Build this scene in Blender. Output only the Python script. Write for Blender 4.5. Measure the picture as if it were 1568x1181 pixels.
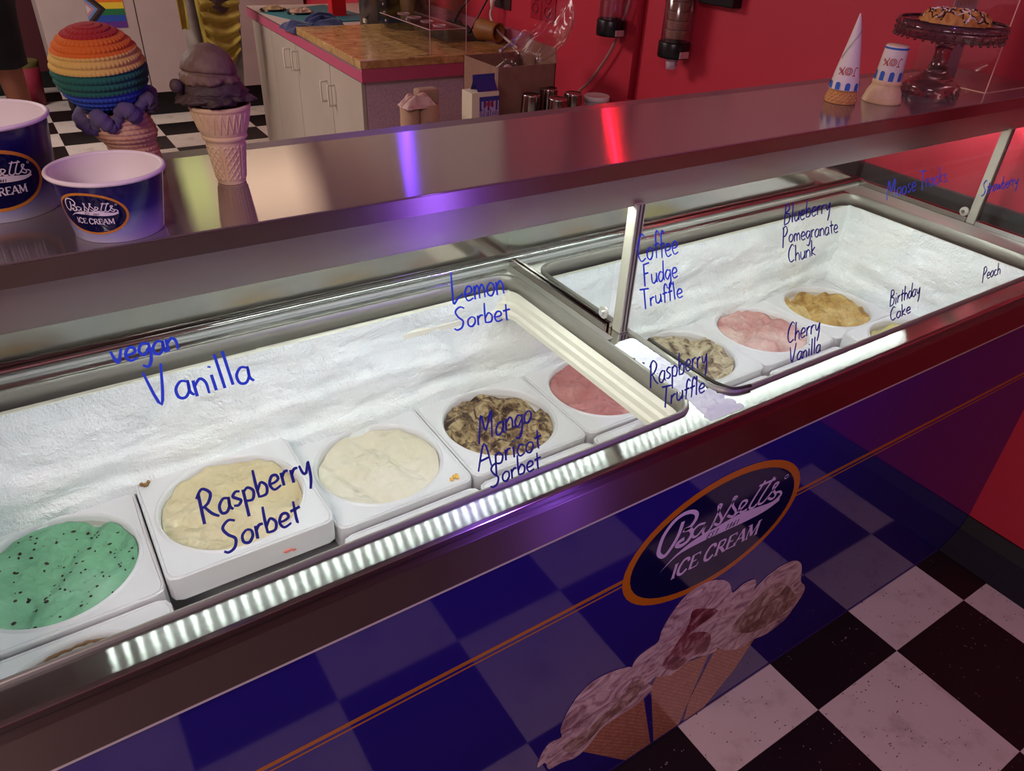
import bpy, bmesh, math, random
from mathutils import Vector, Matrix, noise
random.seed(7)
for o in list(bpy.data.objects): bpy.data.objects.remove(o)
S = bpy.context.scene
COL = S.collection

# ------------------------------------------------------------ camera
cam = bpy.data.objects.new('camera', bpy.data.cameras.new('camera')); COL.objects.link(cam)
w = Vector((2.0968, -.6006, .3931)); Rw = Matrix.Rotation(w.length, 3, w.normalized())
Rc = (Matrix(((1, 0, 0), (0, -1, 0), (0, 0, -1))) @ Rw).transposed()
cam.matrix_world = Matrix.Translation((.0007, -.0179, 1.5293)) @ Rc.to_4x4()
cam.data.sensor_fit = 'HORIZONTAL'; cam.data.sensor_width = 36
cam.data.lens = 36 * 1139.993 / 1568
cam.data.shift_x = -(803.4641 - 784) / 1568
cam.data.shift_y = (584.0832 - 590.5) / 1568
cam.data.clip_start = .02
S.camera = cam

# ------------------------------------------------------------ world, view
W = bpy.data.worlds.new('world'); S.world = W; W.use_nodes = True
W.node_tree.nodes['Background'].inputs[0].default_value = (.55, .42, .5, 1)
W.node_tree.nodes['Background'].inputs[1].default_value = .15
S.view_settings.view_transform = 'Standard'; S.view_settings.look = 'None'
S.view_settings.gamma = 1; S.view_settings.exposure = 0
S.view_settings.use_curve_mapping = False

def area(name, loc, rot, sx, sy, e, col, spread=180):
    L = bpy.data.lights.new(name, 'AREA'); L.shape = 'RECTANGLE'; L.size = sx; L.size_y = sy
    L.energy = e; L.color = col; L.spread = math.radians(spread)
    o = bpy.data.objects.new(name, L); o.location = loc; o.rotation_euler = rot; COL.objects.link(o); return o
# warm, yellow and purple ceiling lamps of the shop, with unseen fill lights added
area('warm_ceiling_panel', (1.38, 5.15, 2.72), (0, 0, 0), .62, .9, 7.5, (1, .74, .52))
area('yellow_ceiling_panel', (1.00, 5.35, 2.72), (0, 0, 0), .22, .5, 1.9, (.88, 1, .38))
area('back_fill_light', (-1.25, 4.3, 2.76), (0, math.radians(-10), 0), 1.5, 1.6, 165, (1, .90, .86))  # unseen fill added to brighten the back of the room
area('customer_fill_light', (-1.35, -.9, 2.75), (0, math.radians(-12), 0), 1.1, 1.3, 88, (1, .76, .78))  # added fill for the floor and blue front, kept out of the glass reflection
area('purple_party_light', (1.10, .42, 2.55), (0, 0, 0), .035, .035, 3.2, (.30, .12, 1))
area('added_purple_wash', (1.6, -2.5, 2.4), (math.radians(-25), 0, 0), .8, .5, 5, (.36, .16, 1))  # unseen light added to tint the shelf lip purple
area('added_purple_streak', (1.00, -.36, 1.30), (math.radians(90), 0, math.radians(28)), .045, .42, 1.9, (.30, .12, 1), 120)  # added out of view to streak the lip and rim band with purple
area('end_wall_fill', (2.055, .98, 1.15), (0, math.radians(-40), 0), .03, .28, .55, (.95, 1, .97))  # added to brighten the red wall behind the end glass
# the strip lamp hidden under the serving shelf
area('strip_lamp', (.90, .862, 1.114), (math.radians(3), 0, 0), 1.88, .022, .5, (.93, 1, .97), 170)

# ------------------------------------------------------------ material helpers
MATS = {}
def rgb(h):
    h = h.lstrip('#'); v = [int(h[i:i+2], 16) / 255 for i in (0, 2, 4)]
    return tuple(((c + .055) / 1.055) ** 2.4 if c > .04045 else c / 12.92 for c in v) + (1,)
def mat(name, color='#808080', rough=.5, metal=0, spec=.5, trans=0, ior=1.45, coat=0, emit=None, es=1, alpha=1, sheen=0):
    if name in MATS: return MATS[name]
    m = bpy.data.materials.new(name); m.use_nodes = True; b = m.node_tree.nodes['Principled BSDF']
    b.inputs['Base Color'].default_value = rgb(color) if isinstance(color, str) else color
    b.inputs['Roughness'].default_value = rough; b.inputs['Metallic'].default_value = metal
    b.inputs['Specular IOR Level'].default_value = spec; b.inputs['Transmission Weight'].default_value = trans
    b.inputs['IOR'].default_value = ior; b.inputs['Coat Weight'].default_value = coat
    b.inputs['Coat Roughness'].default_value = .06; b.inputs['Alpha'].default_value = alpha
    b.inputs['Sheen Weight'].default_value = sheen
    if emit: b.inputs['Emission Color'].default_value = rgb(emit) if isinstance(emit, str) else emit; b.inputs['Emission Strength'].default_value = es
    MATS[name] = m; return m
def nn(m, t, **k):
    n = m.node_tree.nodes.new(t)
    for a, v in k.items():
        if a in n.inputs.keys() if hasattr(n.inputs, 'keys') else False: n.inputs[a].default_value = v
        else: setattr(n, a, v)
    return n
def lk(m, a, b): m.node_tree.links.new(a, b)
def bsdf(m): return m.node_tree.nodes['Principled BSDF']
def coords(m, scale=(1, 1, 1), kind='Object', rot=(0, 0, 0)):
    t = nn(m, 'ShaderNodeTexCoord'); mp = nn(m, 'ShaderNodeMapping')
    mp.inputs['Scale'].default_value = scale; mp.inputs['Rotation'].default_value = rot
    lk(m, t.outputs[kind], mp.inputs[0]); return mp.outputs[0]
def noise_tex(m, scale, detail=4, vec=None, rough=.5, dist=0):
    n = nn(m, 'ShaderNodeTexNoise'); n.inputs['Scale'].default_value = scale; n.inputs['Detail'].default_value = detail
    n.inputs['Roughness'].default_value = rough; n.inputs['Distortion'].default_value = dist
    lk(m, vec if vec is not None else coords(m), n.inputs['Vector']); return n
def ramp(m, fac, stops, const=False):
    r = nn(m, 'ShaderNodeValToRGB'); e = r.color_ramp.elements
    if const: r.color_ramp.interpolation = 'CONSTANT'
    while len(e) < len(stops): e.new(.5)
    for i, (p, c) in enumerate(stops):
        e[i].position = p; e[i].color = rgb(c) if isinstance(c, str) else c
    lk(m, fac, r.inputs[0]); return r
def bump(m, h, strength=.3, dist=.002, chain=None):
    b = nn(m, 'ShaderNodeBump'); b.inputs['Strength'].default_value = strength; b.inputs['Distance'].default_value = dist
    lk(m, h, b.inputs['Height'])
    if chain is not None: lk(m, chain, b.inputs['Normal'])
    lk(m, b.outputs[0], bsdf(m).inputs['Normal']); return b.outputs[0]
def noisy(name, stops, scale, rough=.6, bs=0, bscale=None, bdist=.002, detail=5, dist=0, stretch=(1, 1, 1), **k):
    if name in MATS: return MATS[name]
    m = mat(name, stops[0][1], rough, **k); v = coords(m, stretch)
    n = noise_tex(m, scale, detail, v, .6, dist); r = ramp(m, n.outputs['Fac'], stops); lk(m, r.outputs[0], bsdf(m).inputs['Base Color'])
    if bs: bump(m, noise_tex(m, bscale or scale, 6, v, .65).outputs['Fac'], bs, bdist)
    return m

def steel(name, color, rough, aniso=.8, grain=True):
    m = mat(name, color, rough, 1)
    b = bsdf(m); b.inputs['Anisotropic'].default_value = aniso
    g = nn(m, 'ShaderNodeNewGeometry'); c = nn(m, 'ShaderNodeVectorMath'); c.operation = 'CROSS_PRODUCT'
    lk(m, g.outputs['True Normal'], c.inputs[0]); c.inputs[1].default_value = (1, 0, 0)
    lk(m, c.outputs[0], b.inputs['Tangent'])
    if not grain: return m
    n = noise_tex(m, 60, 4, coords(m, (.5, 25, 25))); r = nn(m, 'ShaderNodeMapRange')
    r.inputs['To Min'].default_value = rough * .85; r.inputs['To Max'].default_value = rough * 1.25
    lk(m, n.outputs['Fac'], r.inputs['Value']); lk(m, r.outputs[0], b.inputs['Roughness'])
    return m
STEEL = steel('brushed_steel', '#b4aeac', .33, 1)
LIP = steel('brushed_lip_steel', '#a59a98', .33, 1)
STEEL_TOP = steel('brushed_shelf_steel', '#aaa09c', .115, 1); bsdf(STEEL_TOP).inputs['Metallic'].default_value = .78
bsdf(STEEL).inputs['Metallic'].default_value = .8
STEEL_DECK = steel('deck_steel', '#c4c6c2', .10, 1, False)
MIRROR = mat('polished_steel', '#b9b4b0', .13, 1)
GASK = mat('grey_gasket_metal', '#cfcdc6', .45, .3)
CHROME = mat('chrome', '#d0d0d0', .12, 1)

def thin_glass(name, tint=(1, 1, 1, 1), k=1.0, rough=.02):
    m = bpy.data.materials.new(name); m.use_nodes = True; nt = m.node_tree; nt.nodes.clear()
    o = nn(m, 'ShaderNodeOutputMaterial'); mx = nn(m, 'ShaderNodeMixShader'); tr = nn(m, 'ShaderNodeBsdfTransparent'); gl = nn(m, 'ShaderNodeBsdfGlossy')
    tr.inputs[0].default_value = tint; gl.inputs['Roughness'].default_value = rough
    f = nn(m, 'ShaderNodeLayerWeight'); pw = nn(m, 'ShaderNodeMath'); pw.operation = 'POWER'; pw.inputs[1].default_value = 5
    mm = nn(m, 'ShaderNodeMath'); mm.operation = 'MULTIPLY_ADD'; mm.inputs[1].default_value = .5 * k; mm.inputs[2].default_value = .02 * k
    f.inputs['Blend'].default_value = .5
    lk(m, f.outputs['Facing'], pw.inputs[0]); lk(m, pw.outputs[0], mm.inputs[0]); lk(m, mm.outputs[0], mx.inputs[0]); lk(m, tr.outputs[0], mx.inputs[1]); lk(m, gl.outputs[0], mx.inputs[2]); lk(m, mx.outputs[0], o.inputs[0])
    MATS[name] = m; return m
GLASS = thin_glass('clear_glass', (.97, .985, .98, 1))
ACRYL = thin_glass('clear_acrylic', (.93, .92, .92, 1), 2.2, .05)

# ------------------------------------------------------------ object helpers
def tag(o, label=None, cat=None, group=None, kind=None):
    if label: o['label'] = label
    if cat: o['category'] = cat
    if group: o['group'] = group
    if kind: o['kind'] = kind
    return o
def thing(name, label, cat, loc=(0, 0, 0), group=None):
    o = bpy.data.objects.new(name, None); o.empty_display_size = .02; COL.objects.link(o); o.location = loc
    return tag(o, label, cat, group)
def wloc(o):
    v = Vector(o.location)
    while o.parent: o = o.parent; v += Vector(o.location)
    return v
def link(name, me, m, parent=None, smooth=False, world=True):
    """mesh data given in world coordinates unless world=False"""
    if m is not None:
        for q in (m if isinstance(m, (list, tuple)) else [m]): me.materials.append(q)
    if smooth: me.polygons.foreach_set('use_smooth', [True] * len(me.polygons))
    o = bpy.data.objects.new(name, me); COL.objects.link(o)
    if parent is not None:
        o.parent = parent
        if world:
            o.matrix_parent_inverse = Matrix.Translation(-ORG.get(parent.name, wloc(parent)))
            ORG[o.name] = Vector((0, 0, 0))
        else: ORG[o.name] = ORG.get(parent.name, wloc(parent))
    return o
ORG = {}
def pm(name, v, f, m, parent=None, smooth=False, world=True):
    me = bpy.data.meshes.new(name); me.from_pydata([tuple(a) for a in v], [], f); me.update()
    return link(name, me, m, parent, smooth, world)
class MB:
    def __init__(s): s.v = []; s.f = []
    def add(s, v, f):
        k = len(s.v); s.v += [tuple(a) for a in v]; s.f += [tuple(i + k for i in q) for q in f]; return s
    def box(s, x0, x1, y0, y1, z0, z1):
        return s.add([(x0, y0, z0), (x1, y0, z0), (x1, y1, z0), (x0, y1, z0), (x0, y0, z1), (x1, y0, z1), (x1, y1, z1), (x0, y1, z1)],
                     [(0, 3, 2, 1), (4, 5, 6, 7), (0, 1, 5, 4), (1, 2, 6, 5), (2, 3, 7, 6), (3, 0, 4, 7)])
    def tube(s, pts, r, n=8, closed=False, caps=True):
        pts = [Vector(p) for p in pts]; L = len(pts); base = len(s.v); prev = None
        for i, p in enumerate(pts):
            a = pts[(i - 1) % L] if (closed or i > 0) else p; b = pts[(i + 1) % L] if (closed or i < L - 1) else p
            t = (b - a).normalized() if (b - a).length > 1e-9 else Vector((0, 0, 1))
            if prev is None: u = t.orthogonal().normalized()
            else:
                u = prev - t * prev.dot(t); u = u.normalized() if u.length > 1e-6 else t.orthogonal().normalized()
            prev = u; q = t.cross(u); rr = r[i] if isinstance(r, (list, tuple)) else r
            for k in range(n):
                an = 2 * math.pi * k / n; s.v.append(tuple(p + (u * math.cos(an) + q * math.sin(an)) * rr))
        for i in range(L if closed else L - 1):
            j = (i + 1) % L
            for k in range(n): s.f.append((base + i * n + k, base + i * n + (k + 1) % n, base + j * n + (k + 1) % n, base + j * n + k))
        if caps and not closed:
            s.f.append(tuple(base + k for k in reversed(range(n)))); s.f.append(tuple(base + (L - 1) * n + k for k in range(n)))
        return s
    def lathe(s, prof, c=(0, 0, 0), n=48, disp=None, cap0=False, cap1=False, rot=None):
        base = len(s.v); c = Vector(c)
        for i, (r, z) in enumerate(prof):
            for k in range(n):
                a = 2 * math.pi * k / n; d = disp(a, i, r, z) if disp else 0
                p = Vector(((r + d) * math.cos(a), (r + d) * math.sin(a), z))
                if rot: p = rot @ p
                s.v.append(tuple(p + c))
        for i in range(len(prof) - 1):
            for k in range(n): s.f.append((base + i * n + k, base + i * n + (k + 1) % n, base + (i + 1) * n + (k + 1) % n, base + (i + 1) * n + k))
        if cap0: s.f.append(tuple(base + k for k in reversed(range(n))))
        if cap1: s.f.append(tuple(base + (len(prof) - 1) * n + k for k in range(n)))
        return s
    def ball(s, c, r, n=8, m=6, sc=(1, 1, 1)):
        base = len(s.v)
        for i in range(m + 1):
            t = math.pi * i / m
            for k in range(n):
                a = 2 * math.pi * k / n; s.v.append((c[0] + r * sc[0] * math.sin(t) * math.cos(a), c[1] + r * sc[1] * math.sin(t) * math.sin(a), c[2] + r * sc[2] * math.cos(t)))
        for i in range(m):
            for k in range(n): s.f.append((base + i * n + k, base + (i + 1) * n + k, base + (i + 1) * n + (k + 1) % n, base + i * n + (k + 1) % n))
        return s
    def quad_prism(s, poly, z0, z1):
        n = len(poly); s.add([(x, y, z0) for x, y in poly] + [(x, y, z1) for x, y in poly],
                             [tuple(reversed(range(n))), tuple(range(n, 2 * n))] + [(i, (i + 1) % n, n + (i + 1) % n, n + i) for i in range(n)]); return s
    def build(s, name, m, parent=None, smooth=False, bevel=0, world=True, auto=None):
        me = bpy.data.meshes.new(name); me.from_pydata(s.v, [], s.f); me.update()
        o = link(name, me, m, parent, smooth, world)
        if bevel:
            b = o.modifiers.new('bevel', 'BEVEL'); b.width = bevel; b.segments = 2; b.limit_method = 'ANGLE'
        return o
def box(name, x0, x1, y0, y1, z0, z1, m, parent=None, bevel=0):
    return MB().box(x0, x1, y0, y1, z0, z1).build(name, m, parent, bevel=bevel)

def rrect(x0, x1, y0, y1, r, n=8):
    P = []
    for cx, cy, a0 in ((x1 - r, y1 - r, 0), (x0 + r, y1 - r, 90), (x0 + r, y0 + r, 180), (x1 - r, y0 + r, 270)):
        for k in range(n + 1):
            a = math.radians(a0 + 90 * k / n); P.append((cx + r * math.cos(a), cy + r * math.sin(a)))
    return P
def flat2d(outer, holes=(), t=.001):
    """filled 2D outline with holes -> mesh verts / faces, z from 0 to t"""
    cu = bpy.data.curves.new('tmp', 'CURVE'); cu.dimensions = '2D'; cu.fill_mode = 'BOTH'; cu.extrude = t / 2
    for L in (outer, *holes):
        sp = cu.splines.new('POLY'); sp.points.add(len(L) - 1); sp.use_cyclic_u = True
        for i, p in enumerate(L): sp.points[i].co = (p[0], p[1], 0, 1)
    o = bpy.data.objects.new('tmp', cu); COL.objects.link(o)
    dg = bpy.context.evaluated_depsgraph_get(); me = bpy.data.meshes.new_from_object(o.evaluated_get(dg))
    V = [(v.co.x, v.co.y, v.co.z + t / 2) for v in me.vertices]; F = [tuple(p.vertices) for p in me.polygons]
    bpy.data.objects.remove(o); bpy.data.curves.remove(cu); bpy.data.meshes.remove(me)
    return V, F
def smooth_pts(P, n=5, closed=False):
    if len(P) < 3: return [Vector(p) for p in P]
    P = [Vector(p) for p in P]; out = []; L = len(P)
    for i in range(L if closed else L - 1):
        p1 = P[i]; p2 = P[(i + 1) % L]; p0 = P[i - 1] if (closed or i > 0) else p1; p3 = P[(i + 2) % L] if (closed or i + 2 < L) else p2
        for k in range(n):
            t = k / n; out.append(.5 * (2 * p1 + (p2 - p0) * t + (2 * p0 - 5 * p1 + 4 * p2 - p3) * t * t + (3 * p1 - p0 - 3 * p2 + p3) * t ** 3))
    if not closed: out.append(P[-1])
    return out
def ribbon(mb, pts2, wd, fn, h=0.0, taper=True):
    """flat stroke along 2D points; fn maps (u,v,h)->3D"""
    P = [Vector((p[0], p[1])) for p in pts2]; V = []; L = len(P)
    for i, p in enumerate(P):
        d = (P[min(i + 1, L - 1)] - P[max(i - 1, 0)]); d = d.normalized() if d.length > 1e-9 else Vector((1, 0))
        nrm = Vector((-d.y, d.x)); q = wd / 2
        if taper and L > 2: q *= .75 + .25 * math.sin(math.pi * i / (L - 1))
        V += [fn(*(p + nrm * q), h), fn(*(p - nrm * q), h)]
    mb.add(V, [(2 * i, 2 * i + 1, 2 * i + 3, 2 * i + 2) for i in range(L - 1)])

GL = {
'a': (1, [[(.8, .9), (.45, 1), (.1, .6), (.15, .1), (.5, 0), (.8, .4), (.85, .98)], [(.85, .98), (.8, .3), (1.0, 0)]]),
'b': (1, [[(.15, 2.1), (.12, 1), (.15, 0)], [(.15, .5), (.5, 1), (.85, .6), (.7, .05), (.15, .05)]]),
'c': (.9, [[(.8, .85), (.4, 1), (.1, .5), (.35, 0), (.85, .15)]]),
'd': (1, [[(.8, .8), (.4, 1), (.1, .5), (.3, 0), (.7, .2), (.85, .9)], [(.92, 2.1), (.83, .8), (.92, 0)]]),
'e': (.95, [[(.12, .5), (.5, .5), (.8, .65), (.7, .98), (.35, 1), (.1, .5), (.35, 0), (.9, .12)]]),
'f': (.75, [[(.85, 1.8), (.6, 2.15), (.38, 1.7), (.38, .8), (.33, -.1)], [(.1, 1.0), (.75, 1.1)]]),
'g': (1, [[(.8, .85), (.4, 1), (.1, .5), (.4, .05), (.8, .6)], [(.85, 1), (.85, -.2), (.55, -.9), (.15, -.7)]]),
'h': (.95, [[(.15, 2.1), (.15, 0)], [(.15, .6), (.5, 1), (.78, .7), (.8, 0)]]),
'i': (.5, [[(.22, 1), (.25, 0)], [(.2, 1.45), (.24, 1.55)]]),
'k': (.95, [[(.15, 2.1), (.15, 0)], [(.75, 1.1), (.2, .5), (.85, 0)]]),
'l': (.5, [[(.2, 2.2), (.25, 0)]]),
'm': (1.3, [[(.12, 1), (.12, 0)], [(.12, .6), (.4, 1), (.58, .7), (.58, 0)], [(.58, .6), (.88, 1), (1.08, .7), (1.12, 0)]]),
'n': (.98, [[(.12, 1), (.12, 0)], [(.12, .6), (.5, 1), (.78, .7), (.8, 0)]]),
'o': (.98, [[(.5, 1), (.15, .7), (.15, .2), (.5, 0), (.82, .35), (.8, .8), (.5, 1)]]),
'p': (1, [[(.15, 1), (.12, -1)], [(.15, .8), (.5, 1), (.85, .6), (.65, .05), (.15, .15)]]),
'r': (.75, [[(.15, 1), (.15, 0)], [(.15, .6), (.4, .95), (.7, .95)]]),
's': (.8, [[(.7, .9), (.4, 1), (.15, .75), (.4, .5), (.65, .25), (.4, 0), (.08, .1)]]),
't': (.8, [[(.4, 1.7), (.38, .2), (.5, 0)], [(.05, 1.0), (.8, 1.1)]]),
'u': (.98, [[(.12, 1), (.15, .2), (.45, 0), (.78, .4), (.82, 1)], [(.82, 1), (.85, 0)]]),
'v': (.9, [[(.05, 1), (.4, 0), (.8, 1.05)]]),
'w': (1.25, [[(.05, 1), (.3, 0), (.6, .85), (.85, 0), (1.15, 1.05)]]),
'y': (.95, [[(.1, 1), (.25, .35), (.5, .3), (.8, 1)], [(.85, 1.05), (.75, -.2), (.5, -1)]]),
'A': (1.5, [[(-.1, -.1), (.6, 2.2), (1.2, 0)], [(.15, .75), (1.1, .85)]]),
'B': (1.2, [[(.2, 2.1), (.15, 0)], [(.15, 2.1), (.7, 2.1), (.8, 1.5), (.3, 1.15), (.95, .9), (.85, .1), (.1, -.1)]]),
'C': (1.2, [[(1.1, 1.9), (.7, 2.2), (.2, 1.5), (.15, .6), (.5, 0), (1.1, .2)]]),
'F': (1.1, [[(.2, 2.1), (.2, -.1)], [(.1, 2.1), (1.0, 2.2)], [(.2, 1.15), (.8, 1.2)]]),
'L': (1.2, [[(.15, 2.3), (.1, .9), (.12, 0), (.5, .25), (1.1, .6)]]),
'M': (1.7, [[(.05, -.2), (.2, 2.1), (.7, .7), (1.25, 2.2), (1.35, 0)]]),
'P': (1.2, [[(.3, 2.1), (.15, -.5)], [(.1, 1.9), (.7, 2.2), (1.0, 1.6), (.6, 1.0), (.2, .9)]]),
'R': (1.3, [[(.2, 2.1), (.15, -.1)], [(.0, 1.8), (.5, 2.3), (1.0, 1.8), (.7, 1.2), (.2, 1.0)], [(.4, 1.05), (.8, .4), (1.25, 0)]]),
'S': (1.3, [[(1.15, 2.0), (.7, 2.2), (.25, 1.8), (.5, 1.2), (.95, .7), (.8, .1), (.35, -.1), (.05, .1)]]),
'T': (1.2, [[(.6, 2.1), (.6, -.2)], [(0, 2.2), (1.25, 2.1)]]),
'V': (1.4, [[(.05, 2.1), (.55, 0), (1.1, 2.4)]]), ' ': (.5, [])}
def write(mb, text, fn, wd, jit=.04, n=5):
    """text laid out from u=0..1 baseline; fn(u (fraction), v (x heights), h)"""
    tot = sum(GL[c][0] for c in text); x = 0; rnd = random.Random(text)
    for c in text:
        adv, st = GL[c]; dy = rnd.uniform(-jit, jit) * 2
        for s_ in st:
            P = smooth_pts([(x + a, b + dy) for a, b in s_], n)
            yield [(p[0] / tot, p[1]) for p in P]
        x += adv

# ============================================================ SETTING
T = .3048; TX, TY = 1.4885, .4035
wt = noisy('white_vinyl_tile', [(.0, '#8d837c'), (.36, '#b8aca4'), (.45, '#c9beb6'), (1, '#d2c8c0')], 9, .42, .05, 30)
def flecks(m, base_sock_color, fleck, scale, thr, stretch=(1, 1, 1)):
    v = nn(m, 'ShaderNodeTexVoronoi'); v.inputs['Scale'].default_value = scale; lk(m, coords(m, stretch), v.inputs['Vector'])
    c = nn(m, 'ShaderNodeMath'); c.operation = 'LESS_THAN'; c.inputs[1].default_value = thr
    n2 = noise_tex(m, scale * .35, 2); c2 = nn(m, 'ShaderNodeMath'); c2.operation = 'GREATER_THAN'; c2.inputs[1].default_value = .56
    lk(m, n2.outputs['Fac'], c2.inputs[0]); lk(m, v.outputs['Distance'], c.inputs[0])
    mu = nn(m, 'ShaderNodeMath'); mu.operation = 'MULTIPLY'; lk(m, c.outputs[0], mu.inputs[0]); lk(m, c2.outputs[0], mu.inputs[1])
    mx = nn(m, 'ShaderNodeMix'); mx.data_type = 'RGBA'; b = bsdf(m).inputs['Base Color']
    if b.is_linked: lk(m, b.links[0].from_socket, mx.inputs[6])
    else: mx.inputs[6].default_value = b.default_value
    mx.inputs[7].default_value = rgb(fleck); lk(m, mu.outputs[0], mx.inputs[0]); lk(m, mx.outputs[2], b)
flecks(wt, None, '#5e5450', 75, .21, (1, 2.2, 1))
bt = noisy('black_vinyl_tile', [(0, '#0d0c0d'), (1, '#1a1718')], 6, .35, .04, 30)
flecks(bt, None, '#8d8a86', 75, .15, (2, 1, 1))
slabm = mat('floor_slab', '#4a4442', .5)
floor = box('floor', -3, 2.4, -3, 7.6, -.1, -.004, slabm); tag(floor, kind='structure')
tme = bpy.data.meshes.new('tile')
mbt = MB().box(0, T - .0008, 0, T - .0008, -.004, 0); tme.from_pydata(mbt.v, [], mbt.f); tme2 = tme.copy(); tme.materials.append(wt); tme2.materials.append(bt)
def tile(i, j):
    o = bpy.data.objects.new('tile', tme if (i + j) % 2 == 0 else tme2); COL.objects.link(o); o.parent = floor
    o.location = (TX + i * T, TY + j * T, 0)
for j in range(-9, 1):
    for i in range(-8, 2): tile(i, j)
for j in range(9, 23):
    for i in range(-6, 1): tile(i, j)
# the floor outside the tiles seen singly
far = MB(); far2 = MB()
for i in range(-15, 3):
    for j in range(-12, 24):
        if (-9 <= j < 1 and -8 <= i < 2) or (9 <= j < 23 and -6 <= i < 1): continue
        x, y = TX + i * T, TY + j * T
        if x > 2.2 or y > 7.4: continue
        (far if (i + j) % 2 == 0 else far2).box(x, x + T - .0008, y, y + T - .0008, -.004, 0)
tag(far.build('white_tiles', wt, floor), kind='stuff'); tag(far2.build('black_tiles', bt, floor), kind='stuff')

redw = noisy('red_wall_paint', [(0, '#b42b3b'), (1, '#bf3242')], 1.5, .38, .12, 90, .0006)
tag(MB().box(2.13, 2.3, .575, 7.5, 0, 2.8).build('wall_right', redw), kind='structure')
tag(MB().box(2.01, 2.3, -3, .575, 0, 2.8).build('wall_right_front', redw), kind='structure')
darkm = noisy('maroon_wall_paint', [(0, '#4a1a22'), (1, '#5a2029')], 1.5, .6)
tag(box('wall_back', -3, 2.3, 7.3, 7.5, 0, 2.8, darkm), kind='structure')
pinkw = mat('pink_wall_paint', '#b8808a', .7)
tag(box('wall_left', -3.1, -3, -3, 7.5, 0, 2.8, pinkw), kind='structure')
tag(box('wall_front', -3, 2.3, -3.1, -3, 0, 2.8, mat('plum_wall_paint', '#6d3140', .7)), kind='structure')
tag(box('ceiling', -3.1, 2.3, -3.1, 7.5, 2.8, 2.9, mat('ceiling_paint', '#c2b4ae', .8)), kind='structure')
# black cove base of the customer side wall
cv = MB(); P = [(2.012, 0), (1.906, 0), (1.906, .004), (1.935, .02), (1.985, .05), (2.004, .088), (2.012, .088)]
cv.add([(x, -3, z) for x, z in P] + [(x, .545, z) for x, z in P], [tuple(range(7)), tuple(reversed(range(7, 14)))] + [(i, i + 7, (i + 1) % 7 + 7, (i + 1) % 7) for i in range(7)])
tag(cv.build('baseboard_right', noisy('black_rubber', [(0, '#040304'), (1, '#0a090a')], 4, .6)), kind='structure')
tag(box('trim_1', 2.112, 2.13, .60, 1.34, 0, .895, noisy('grey_rubber_panel', [(0, '#2a2c2b'), (1, '#3c3f3e')], 3, .5)), kind='structure')
tag(box('baseboard_back', -3, 2.13, 7.285, 7.3, 0, .12, mat('black_rubber')), kind='structure')

# ============================================================ DIPPING CABINET
CX0, CX1 = -.42, 2.008
cab = thing('dipping_cabinet', 'long ice cream dipping cabinet with deep blue printed front, steel rim and slanted glass', 'freezer', (.8, .85, 0))
bluem = mat('blue_gloss_panel', '#251a74', .05, 0, .5); bsdf(bluem).inputs['IOR'].default_value = 1.5
box('front_panel', CX0, 2.009, .546, .575, .004, .803, bluem, cab)
box('kick_strip', CX0, 1.9, .5445, .546, .0, .006, mat('purple_reflecting_trim', '#4b3f7c', .2, .6), cab)
whitep = mat('white_enamel', '#d9dcdc', .45)
box('body', CX0, 2.0, .576, 1.235, .02, .56, whitep, cab)
box('rear_panel', CX0, 2.0, 1.215, 1.235, .56, .86, whitep, cab)
bandm = steel('dark_band_steel', '#8e8280', .33, 1)
MB().box(CX0, 2.009, .534, .56, .804, .868).build('rim_band', bandm, cab, bevel=.0015)
MB().box(CX0, 2.009, .536, .5395, .7985, .8035).build('band_seam', GASK, cab)
MB().box(CX0, 2.009, .545, .5535, .868, .8775).build('glass_channel', CHROME, cab, bevel=.0012)
OL = rrect(-.262, .770, .600, 1.135, .042); OR = rrect(.836, 1.892, .600, 1.135, .045)
V, F = flat2d([(CX0, .553), (2.003, .553), (2.003, 1.215), (CX0, 1.215)], [OL, OR], .012)
MB().add([(x, y, z + .860) for x, y, z in V], F).build('deck', STEEL_DECK, cab)
# rims: rolled metal edge with a ribbed gasket line
for Q in (OL, OR):
    g = MB(); n = len(Q); cx = sum(p[0] for p in Q) / n; cy = sum(p[1] for p in Q) / n
    def off(p, d):
        return (p[0] + (d if p[0] > cx else -d) * min(1, abs(p[0] - cx) / .4), p[1] + (d if p[1] > cy else -d))
    rings = [[(*off(p, .006), .8722) for p in Q], [(*off(p, .0055), .8765) for p in Q], [(*off(p, .002), .8785) for p in Q], [(*off(p, -.001), .8765) for p in Q], [(*off(p, -.001), .845) for p in Q], [(*off(p, .004), .845) for p in Q]]
    vs = [v for r in rings for v in r]; fs = [(i * n + k, i * n + (k + 1) % n, (i + 1) * n + (k + 1) % n, (i + 1) * n + k) for i in range(5) for k in range(n)]
    g.add(vs, fs).build('opening_rim', mat('rim_aluminium', '#98958c', .4, .55), cab, smooth=True)
    # cream plastic breaker strip, stepped
    st = MB(); lv = [(-.002, .846), (-.010, .838), (-.010, .828), (-.015, .824), (-.015, .812), (-.019, .806), (-.0185, .795)]
    vs = [(*((lambda q: (p[0], p[1]) if (p[1] > 1.10 and not .70 < p[0] < .78) or p[0] > 1.84 else q)(off(p, d))), z) for d, z in lv for p in Q]; m_ = len(lv)
    st.add(vs, [(i * n + k, i * n + (k + 1) % n, (i + 1) * n + (k + 1) % n, (i + 1) * n + k) for i in range(m_ - 1) for k in range(n)])
    st.build('breaker_strip', mat('cream_plastic', '#e8e6d6', .45), cab)
MB().box(.776, .830, .606, 1.13, .80, .859).build('divider_beam', mat('cream_plastic'), cab)
pl_m = mat('deck_plate_steel', '#b3aea6', .42, .5)
box('deck_plate', 1.900, 1.984, .625, 1.165, .8715, .8727, pl_m, cab)
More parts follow.
